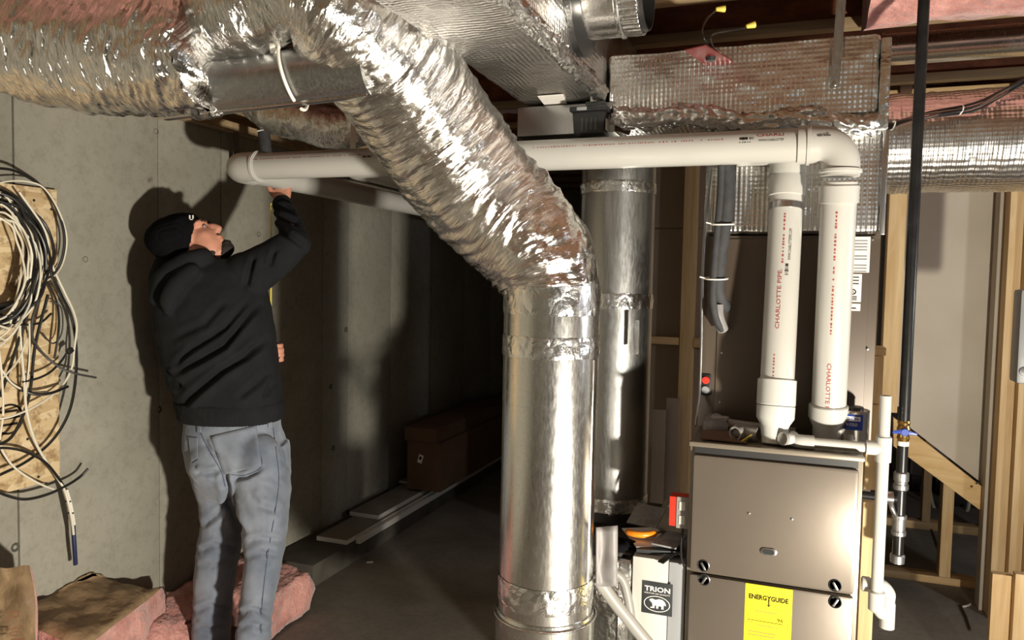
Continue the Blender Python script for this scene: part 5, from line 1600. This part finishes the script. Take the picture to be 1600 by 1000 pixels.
def bm_ball(bm, c, rad, ax=None, sub=3):
    """ellipsoid; ax: 3 vectors"""
    if ax is None: ax = (RH_, FH_, UZ)
    Mx = Matrix((ax[0]*rad[0], ax[1]*rad[1], ax[2]*rad[2])).transposed().to_4x4()
    Mx.translation = c
    bmesh.ops.create_icosphere(bm, subdivisions=sub, radius=1.0, matrix=Mx)
def fuse(bm, voxel, smooth_it=4):
    bmesh.ops.recalc_face_normals(bm, faces=bm.faces[:])
    me = bpy.data.meshes.new('tmp'); bm.to_mesh(me); bm.free()
    ob = bpy.data.objects.new('tmp', me); COL.objects.link(ob)
    r = ob.modifiers.new('r', 'REMESH'); r.mode = 'VOXEL'; r.voxel_size = voxel
    if smooth_it:
        s = ob.modifiers.new('s', 'SMOOTH'); s.iterations = smooth_it; s.factor = 0.5
    dg = bpy.context.evaluated_depsgraph_get()
    m2 = bpy.data.meshes.new_from_object(ob.evaluated_get(dg))
    V = [v.co.copy() for v in m2.vertices]; N = [v.normal.copy() for v in m2.vertices]
    Fc = [list(p.vertices) for p in m2.polygons]
    bpy.data.objects.remove(ob); bpy.data.meshes.remove(me); bpy.data.meshes.remove(m2)
    return V, N, Fc

def cam2(p):
    v = p-CAM; d = v.dot(FW)
    return 800+FPX*v.dot(XC)/d, 500-FPX*v.dot(YC)/d

def crease(x, y, lines):
    """sum of cloth creases: each line (points, depth, half width px)"""
    tot = 0.0
    for pts, dep, wd in lines:
        best = 1e9; sgn = 0; tt = 0
        nseg = len(pts)-1
        for i in range(nseg):
            ax_, ay_ = pts[i]; bx2, by2 = pts[i+1]
            dx, dy = bx2-ax_, by2-ay_
            L2 = dx*dx+dy*dy
            t = max(0.0, min(1.0, ((x-ax_)*dx+(y-ay_)*dy)/L2))
            ex, ey = x-(ax_+dx*t), y-(ay_+dy*t)
            d2 = ex*ex+ey*ey
            if d2 < best:
                best = d2; tt = (i+t)/nseg; sgn = 1 if dx*ey-dy*ex > 0 else -1
        d = math.sqrt(best)
        if d > wd*4: continue
        end = min(1.0, 6*min(tt, 1-tt)+0.15)
        q = d/wd
        tot += end*dep*(-math.exp(-q*q) + 0.75*math.exp(-(q-1.7)**2)*(1.0 if sgn < 0 else 0.45))
    return tot
HOOD_CREASES = [
    ([(396, 402), (390, 425), (384, 450)], 0.016, 4.5), ([(429, 391), (425, 404), (422, 418)], 0.012, 4),
    ([(434, 358), (455, 370), (478, 388)], 0.012, 4.5), ([(430, 340), (447, 343), (466, 349)], 0.012, 4),
    ([(428, 326), (445, 328), (458, 332)], 0.010, 4),
    ([(404, 474), (378, 505), (350, 540), (310, 564), (270, 584)], 0.020, 5.5), ([(414, 530), (384, 556), (348, 578), (310, 610), (282, 637)], 0.022, 6),
    ([(258, 578), (268, 594), (284, 606)], 0.016, 5), ([(388, 470), (352, 512), (300, 545), (270, 575)], 0.012, 5),
    ([(420, 580), (400, 600), (372, 622)], 0.010, 5), ([(352, 470), (320, 505), (268, 530)], 0.008, 6), ([(424, 600), (412, 622)], 0.010, 4)]
JEAN_CREASES = [
    ([(304, 738), (322, 741), (346, 736)], 0.014, 4.5), ([(349, 728), (354, 760), (358, 790), (378, 835)], 0.018, 6),
    ([(362, 748), (385, 745), (412, 730)], 0.012, 4), ([(356, 786), (338, 806), (316, 822)], 0.012, 5),
    ([(384, 846), (410, 842), (442, 846)], 0.009, 5), ([(384, 872), (408, 864), (436, 868)], 0.008, 5),
    ([(312, 862), (335, 852), (370, 856)], 0.010, 5), ([(308, 880), (330, 886), (365, 876)], 0.008, 5),
    ([(306, 955), (330, 946), (358, 950)], 0.010, 5), ([(374, 960), (395, 952), (420, 958)], 0.010, 5),
    ([(372, 982), (395, 976), (418, 984)], 0.010, 5), ([(304, 978), (328, 984), (356, 976)], 0.010, 5),
    ([(318, 690), (330, 706), (350, 716)], 0.010, 4.5), ([(436, 670), (442, 700), (444, 730)], 0.008, 4),
    ([(388, 770), (404, 790), (440, 800)], 0.007, 6)]
# joints
SH_R = P(392, 428, 2.93); EL_R = P(463, 380, 2.97); WR_R = P(440, 316, 3.20)
HEADC = P(298, 380, 2.92)
# --- body: head, neck, torso core, arms, hands, legs (one surface)
bm = bmesh.new()
bm_loft(bm, [(312, 420, 700, DM, 0.09), (308, 418, 640, DM, 0.10), (295, 410, 560, DM, 0.10), (290, 400, 480, DM, 0.10), (300, 390, 425, DM, 0.075)], 24)
bm_limb(bm, [(P(330, 432, 2.930), 0.062), (P(312, 410, 2.920), 0.058), (P(300, 395, 2.915), 0.062)])
face = (RH_*0.75+UZ*0.64+FH_*0.12).normalized()     # towards the face
crown = (UZ*0.75-RH_*0.66); crown = (crown-face*crown.dot(face)).normalized()
side = face.cross(crown).normalized()
bm_ball(bm, HEADC - face*0.016 + crown*0.026, (0.088, 0.072, 0.084), (face, side, crown))
bm_ball(bm, HEADC + face*0.045 - crown*0.040, (0.060, 0.060, 0.082), (face, side, crown))
bm_ball(bm, HEADC + face*0.060 - crown*0.095, (0.040, 0.042, 0.030), (face, side, crown))   # chin
bm_ball(bm, HEADC + face*0.072 + crown*0.032, (0.028, 0.058, 0.018), (face, side, crown))  # brow
nb = HEADC + face*0.088 + crown*0.012; nt_ = HEADC + face*0.116 - crown*0.020
bm_limb(bm, [(nb, 0.011), ((nb+nt_)/2+face*0.006, 0.013), (nt_, 0.0145)], 12)                # nose
bm_ball(bm, HEADC + face*0.104 - crown*0.028, (0.014, 0.019, 0.011), (face, side, crown))
bm_ball(bm, HEADC + face*0.098 - crown*0.052, (0.014, 0.028, 0.009), (face, side, crown))    # lips
bm_ball(bm, HEADC + face*0.096 - crown*0.068, (0.013, 0.025, 0.009), (face, side, crown))
for s in (-1, 1):
    bm_ball(bm, HEADC + face*0.055 + side*s*0.036 - crown*0.026, (0.034, 0.022, 0.034), (face, side, crown))  # cheek
    bm_ball(bm, HEADC - face*0.010 + side*s*0.062 - crown*0.012, (0.020, 0.010, 0.032), (face, side, crown))  # ear
# right arm, raised to the pipe
bm_limb(bm, [(SH_R, 0.055), ((SH_R+EL_R)/2, 0.048), (EL_R, 0.043)])
bm_limb(bm, [(EL_R, 0.042), ((EL_R*0.6+WR_R*0.4), 0.040), (WR_R, 0.028)])
def hand(bm, wrist, fwd, across, nrm, curl, spread=0.0):
    """wrist point, finger direction, across (towards thumb side), palm normal (curl direction)"""
    fwd = fwd.normalized(); across = (across-fwd*across.dot(fwd)).normalized(); nrm = (nrm-fwd*nrm.dot(fwd)-across*nrm.dot(across)).normalized()
    bm_limb(bm, [(wrist - fwd*0.01, 0.026), (wrist+fwd*0.015, 0.025)], 14)
    for s in (-0.026, -0.009, 0.009, 0.026):
        bm_limb(bm, [(wrist+fwd*0.008+across*s*0.7, 0.017), (wrist+fwd*0.085+across*s, 0.0125)], 10)
    for s, L in ((0.030, 0.072), (0.010, 0.082), (-0.010, 0.076), (-0.030, 0.058)):
        b = wrist+fwd*0.085+across*s
        pts = [(b, 0.0095)]
        d = fwd.copy(); ang = 0
        for k, fr_ in enumerate((0.45, 0.32, 0.23)):
            ang += curl[k]
            d = fwd*math.cos(ang)+nrm*math.sin(ang)+across*spread*s*4
            b = b+d.normalized()*L*fr_
            pts.append((b, 0.0092-0.0007*k))
        bm_limb(bm, pts, 10)
    tb_ = wrist+fwd*0.025+across*0.026
    bm_limb(bm, [(tb_, 0.015), (tb_+across*0.024+fwd*0.026+nrm*0.012, 0.0115), (tb_+across*0.030+fwd*0.052+nrm*0.028, 0.0098), (tb_+across*0.026+fwd*0.072+nrm*0.040, 0.0085)], 10)
PIPE_C = Vector((XL, 0, ZM))
toP = (Vector((XL, WR_R.y+0.01, ZM+0.04))-WR_R)
hand(bm, WR_R, UZ*1.0+FH_*0.35, RH_*-1.0, -FH_, (0.25, 0.45, 0.4))
# left arm folded in front, hand at the belt holding the tape
SH_L = P(300, 440, 3.00); EL_L = P(330, 560, 3.15); WR_L = P(398, 556, 3.15)
bm_limb(bm, [(SH_L, 0.055), ((SH_L+EL_L)/2, 0.048), (EL_L, 0.043)])
bm_limb(bm, [(EL_L, 0.042), (EL_L*0.5+WR_L*0.5, 0.038), (WR_L, 0.028)])
hand(bm, P(408, 552, 3.10), RH_*1.0-FH_*0.35+UZ*0.1, UZ, -FH_*1.0, (0.5, 0.7, 0.6))
# legs
for rings in ([(P(340, 690, DM), 0.085), (P(345, 830, DM+0.085), 0.062), (P(336, 960, DM+0.085), 0.050), (P(332, 1040, DM+0.085), 0.04)],
              [(P(402, 690, DM), 0.085), (P(414, 830, DM-0.10), 0.062), (P(400, 960, DM-0.10), 0.050), (P(396, 1048, DM-0.10), 0.04)]):
    bm_limb(bm, rings)
V, N, Fc = fuse(bm, 0.0048, 3)
man = mk('person', V, Fc, M['skin'], None, True)
tag(man, 'man in dark hoodie, black beanie and jeans reaching up to the white pipe', 'person')
# face details
for s in (-1, 1):
    e = HEADC + face*0.086 + side*s*0.030 + crown*0.010
    bme = bmesh.new(); bm_ball(bme, e, (0.0065, 0.010, 0.006), (face, side, crown), 2)
    bm_out('eye', bme, M['grey_paper'], man, True)
    bme = bmesh.new(); bm_ball(bme, e+face*0.0035, (0.004, 0.005, 0.005), (face, side, crown), 2)
    bm_out('iris', bme, M['black'], man, True)
    tube('eyebrow', [e+crown*0.018-side*0.014+face*0.010, e+crown*0.022+face*0.014, e+crown*0.018+side*0.014+face*0.008], 0.004, M['hair'], man, 8)
bm = bmesh.new()
bm_ball(bm, HEADC + face*0.078 - crown*0.104, (0.042, 0.036, 0.028), (face, side, crown))
bm_ball(bm, HEADC + face*0.100 - crown*0.088, (0.022, 0.026, 0.018), (face, side, crown))
bm_ball(bm, HEADC + face*0.100 - crown*0.042, (0.009, 0.028, 0.006), (face, side, crown))
bm_ball(bm, HEADC + face*0.030 - crown*0.090, (0.045, 0.058, 0.022), (face, side, crown))
V, N, Fc = fuse(bm, 0.004, 2)
V = [v+n*0.002*noise.noise(v*220) for v, n in zip(V, N)]
mk('beard', V, Fc, M['hair'], man, True)
# beanie
bm = bmesh.new()
bm_ball(bm, P(284, 371, 2.910), (0.100, 0.092, 0.094), (RH_, FH_, UZ))
bm_ball(bm, P(272, 374, 2.910), (0.100, 0.096, 0.090), ((P(305, 372, 2.910)-P(232, 372, 2.910)).normalized(), FH_, UZ))
bm_ball(bm, P(252, 374, 2.910), (0.058, 0.07, 0.062))
bm_ball(bm, P(274, 390, 2.910), (0.068, 0.085, 0.056))
bm_ball(bm, P(290, 352, 2.910), (0.050, 0.080, 0.048))
bm_limb(bm, [(P(298, 345, 2.910), 0.03), (P(298, 395, 2.910), 0.05)])
V, N, Fc = fuse(bm, 0.006, 5)
# cut the brim: keep what lies behind the brim plane
bp = P(307, 372, 2.910); bn = (P(320, 372, 2.910)-P(300, 370, 2.910)).normalized()
V2 = []
for v, n in zip(V, N):
    d = (v-bp).dot(bn)
    v = v + n*(0.0015*math.sin(v.dot(side)*900))
    if d > 0: v = v - bn*d
    V2.append(v)
be = mk('beanie', V2, Fc, M['knit'], man, True)
p = P(299, 338, 2.840)
for dx in (-2.5, 2.5):
    obox('patch', P(299+dx, 339, 2.775), (0.004, 0.004, 0.013), M['white_paper'], (0, 0, YAW), be)
obox('patch', P(299, 343, 2.822), (0.010, 0.003, 0.003), M['white_paper'], (0, 0, YAW), be)
# --- hoodie
bm = bmesh.new()
bm_loft(bm, [(288, 436, 652, DM, 0.145), (284, 438, 636, DM, 0.155), (272, 437, 606, DM, 0.165), (257, 433, 566, DM, 0.17), (246, 427, 520, DM, 0.17), (242, 420, 480, DM, 0.165), (247, 415, 452, DM, 0.155), (262, 408, 425, DM, 0.135), (290, 388, 404, DM, 0.09)], 36)
bm_ball(bm, P(385, 425, 2.935), (0.090, 0.105, 0.080))
bm_ball(bm, P(272, 448, 2.950), (0.080, 0.12, 0.085))
bm_limb(bm, [(SH_R+UZ*0.0, 0.092), ((SH_R*0.6+EL_R*0.4), 0.080), (EL_R*0.8+SH_R*0.2, 0.068), (EL_R, 0.056)])
bm_limb(bm, [(EL_R, 0.056), (EL_R*0.55+WR_R*0.45, 0.052), (EL_R*0.2+WR_R*0.8, 0.042), (EL_R*0.06+WR_R*0.94, 0.038)])
bm_limb(bm, [(SH_L, 0.085), ((SH_L+EL_L)/2, 0.07), (EL_L, 0.062)])
bm_limb(bm, [(EL_L, 0.062), (EL_L*0.5+WR_L*0.5, 0.055), (EL_L*0.12+WR_L*0.88, 0.04)])
# hood bunched behind the neck
bm_limb(bm, [(P(318, 402, 2.850), 0.034), (P(290, 412, 2.830), 0.040), (P(262, 430, 2.830), 0.040), (P(248, 452, 2.830), 0.032), (P(240, 468, 2.840), 0.018)])
bm_limb(bm, [(P(300, 424, 2.795), 0.030), (P(280, 442, 2.785), 0.036), (P(264, 468, 2.785), 0.034), (P(262, 486, 2.790), 0.016)])
bm_limb(bm, [(P(270, 400, 3.000), 0.05), (P(252, 430, 2.970), 0.045), (P(246, 460, 2.910), 0.034)])
V, N, Fc = fuse(bm, 0.0058, 5)
V2 = []
for v, n in zip(V, N):
    x, y = cam2(v)
    dsp = 0.004*fbm(v*9, 3)
    # broad diagonal folds pulled from the hem up to the raised shoulder
    if x < 450 and y > 440:
        t = ((x-250)*0.62 + (y-640)*0.80)             # across the folds
        w_ = noise.noise(Vector((x*0.008, y*0.008, 3.0)))
        dsp += 0.003*w_
    if n.dot(FH_) < 0.15: dsp += crease(x, y, HOOD_CREASES)
    if x > 405 and y < 450:
        q = (v-WR_R).length
        dsp += 0.004*math.sin(q*80+3*noise.noise(v*8)) * max(0.0, min(1, (0.26-q)/0.12))
    V2.append(v + n*dsp)
hd_ = mk('hoodie', V2, Fc, M['hoodie'], man, True)
# ribbed hem
bm = bmesh.new()
bm_loft(bm, [(287, 436, 656, DM, 0.150), (283, 440, 650, DM, 0.160), (280, 440, 634, DM, 0.163), (276, 438, 625, DM, 0.160)], 60)
V, N, Fc = fuse(bm, 0.006, 2)
mk('hem_band', [v + n*0.0012*math.sin(math.atan2((v-P(360, 640, DM)).dot(FH_), (v-P(360, 640, DM)).dot(RH_))*90) for v, n in zip(V, N)], Fc, M['hoodie'], hd_, True)
# cuff
cdir = (WR_R-EL_R).normalized()
lathe('cuff', [(-0.035, 0.036), (-0.03, 0.041), (0.0, 0.041), (0.005, 0.034)], EL_R*0.04+WR_R*0.96, cdir, M['hoodie'], hd_, 28)
# --- jeans
bm = bmesh.new()
bm_loft(bm, [(293, 433, 636, DM, 0.13), (291, 438, 665, DM, 0.14), (291, 446, 695, DM, 0.15), (296, 451, 725, DM, 0.152), (304, 450, 750, DM, 0.14), (320, 440, 775, DM, 0.09)], 36)
bm_loft(bm, [(294, 384, 690, DM+0.000, 0.13), (302, 384, 740, DM+0.039, 0.125), (314, 386, 780, DM+0.070, 0.11), (318, 385, 815, DM+0.085, 0.10), (311, 375, 855, DM+0.085, 0.095), (307, 367, 895, DM+0.085, 0.092), (306, 361, 940, DM+0.085, 0.086), (303, 357, 985, DM+0.085, 0.080), (302, 358, 1050, DM+0.085, 0.085)], 28)
bm_loft(bm, [(368, 449, 690, DM-0.000, 0.13), (371, 452, 740, DM-0.045, 0.125), (378, 450, 790, DM-0.091, 0.11), (380, 447, 830, DM-0.100, 0.10), (386, 441, 865, DM-0.100, 0.097), (382, 434, 905, DM-0.100, 0.09), (377, 426, 945, DM-0.100, 0.084), (371, 421, 990, DM-0.100, 0.080), (370, 421, 1050, DM-0.100, 0.085)], 28)
bm_ball(bm, P(330, 725, 2.850), (0.085, 0.06, 0.10))
bm_ball(bm, P(408, 722, 2.850), (0.092, 0.06, 0.105))
V, N, Fc = fuse(bm, 0.0056, 5)
V2 = []
for v, n in zip(V, N):
    x, y = cam2(v)
    dsp = 0.003*fbm(v*10, 3)
    # crease fans: behind the knees, under the seat
    for ky, am in ((850, 0.004), (960, 0.005)):
        a_ = max(0, 1-abs(y-ky)/75)
        q = noise.noise(Vector((x*0.012+ky, (y+0.45*x*(1 if x < 372 else -1))*0.055, 2.0)))
        dsp += a_*am*(0.6-2*abs(q)**0.7)
    a_ = max(0, 1-abs(y-748)/60)
    q = noise.noise(Vector((x*0.010, (y*0.8-x*0.5)*0.05, 5.0)))
    dsp += a_*0.005*(0.5-2*abs(q)**0.7)
    if n.dot(FH_) < 0.15: dsp += crease(x, y, JEAN_CREASES)
    a_ = max(0, 1-abs(y-690)/60)
    dsp += a_*0.005*(0.5-2*abs(noise.noise(Vector((x*0.03, y*0.014, 8.0)))))
    V2.append(v+n*dsp)
jn = mk('jeans', V2, Fc, M['denim'], man, True)
# seat pockets, belt loops, seams laid on the cloth surface
from mathutils.bvhtree import BVHTree
bvh = BVHTree.FromPolygons(V2, Fc)
def on_cloth(px, py, lift=0.002):
    r = ray(px, py).normalized()
    h = bvh.ray_cast(CAM, r)
    if h[0] is None: return P(px, py, DM-0.12)
    return h[0]-r*lift
def cloth_line(name, pts, r=0.0016, mat=M['denim_seam'], parent=jn):
    S = spline([(x, y, 0) for x, y in pts], 24)
    tube(name, [on_cloth(s[0], s[1]) for s in S], r, mat, parent, 6)
def cloth_patch(name, quad, mat, parent, lift=0.003, n=12):
    V = []; Fc = []
    for i in range(n+1):
        for j in range(n+1):
            u_, v_ = i/n, j/n
            x = (quad[0][0]*(1-u_)+quad[1][0]*u_)*(1-v_)+(quad[3][0]*(1-u_)+quad[2][0]*u_)*v_
            y = (quad[0][1]*(1-u_)+quad[1][1]*u_)*(1-v_)+(quad[3][1]*(1-u_)+quad[2][1]*u_)*v_
            V.append(on_cloth(x, y, lift))
    for i in range(n):
        for j in range(n):
            a_ = i*(n+1)+j
            Fc.append([a_, a_+n+1, a_+n+2, a_+1])
    o = mk(name, V, Fc, mat, parent, True)
    s_ = o.modifiers.new('thick', 'SOLIDIFY'); s_.thickness = 0.002
    return o
pk = cloth_patch('pocket', [(329, 682), (400, 665), (409, 728), (350, 742)], M['denim'], jn)
cloth_line('pocket_edge', [(329, 682), (365, 676), (400, 665)], 0.0022)
cloth_line('stitching', [(400, 665), (404, 700), (409, 728), (385, 742), (362, 742)])
cloth_patch('pocket', [(294, 682), (309, 684), (309, 716), (299, 722)], M['denim'], jn)
cloth_line('stitching', [(294, 682), (298, 705), (300, 722), (309, 718)])
cloth_line('seam', [(425, 655), (431, 700), (436, 748), (430, 800), (418, 870), (410, 940), (408, 990)])
cloth_line('seam', [(292, 664), (320, 664), (350, 660), (395, 650)], 0.0018)
cloth_line('seam', [(310, 668), (325, 700), (345, 735), (352, 760)], 0.0018)
for q in ((310, 656), (421, 648)):
    cloth_patch('belt_loop', [(q[0]-3, q[1]), (q[0]+4, q[1]), (q[0]+5, q[1]+20), (q[0]-2, q[1]+20)], M['denim'], jn, 0.004, 4)
# boots
for px, dd_ in ((331, 0.085), (396, -0.10)):
    b0 = P(px, 1052, DM+dd_); b0.z = 0
    fd_ = (FH_*0.9+RH_*0.35).normalized()
    sd_ = Vector((fd_.y, -fd_.x, 0))
    bm = bmesh.new()
    bm_ball(bm, b0+fd_*0.02+UZ*0.055, (0.085, 0.046, 0.055), (fd_, sd_, UZ))
    bm_ball(bm, b0+fd_*0.12+UZ*0.040, (0.085, 0.050, 0.040), (fd_, sd_, UZ))
    bm_limb(bm, [(b0+UZ*0.06, 0.050), (b0+UZ*0.14, 0.055)])
    V, N, Fc = fuse(bm, 0.007, 3)
    V = [Vector((v.x, v.y, max(v.z, 0.012))) for v in V]
    bo = mk('boot', V, Fc, M['leather'], man, True)
    sole = []
    for k in range(24):
        t = 2*math.pi*k/24
        q = b0+fd_*(0.065+0.145*math.cos(t))+sd_*(0.052*math.sin(t))
        sole.append(Vector((q.x, q.y, 0.0)))
    prism('sole', sole, (0, 0, 0.02), M['black'], bo)
# tape measure held in the low hand, blade run up to the raised hand
tm = thing('tape_measure', P(427, 566, 3.02), 'yellow tape measure stretched from the man hand up to the pipe', 'tape measure')
tpz = P(424, 540, 3.04)
obox('case', P(427, 556, 3.02), (0.045, 0.06, 0.06), M['dark_grey'], (0, 0, 0.3), tm, 0.012)
a = P(423, 535, 3.03); b = P(424, 318, 3.10)
prism('blade', [a-RH_*0.003, a+RH_*0.003, b+RH_*0.0035, b-RH_*0.0035], FH_*0.0015, M['wire_yellow'], tm)
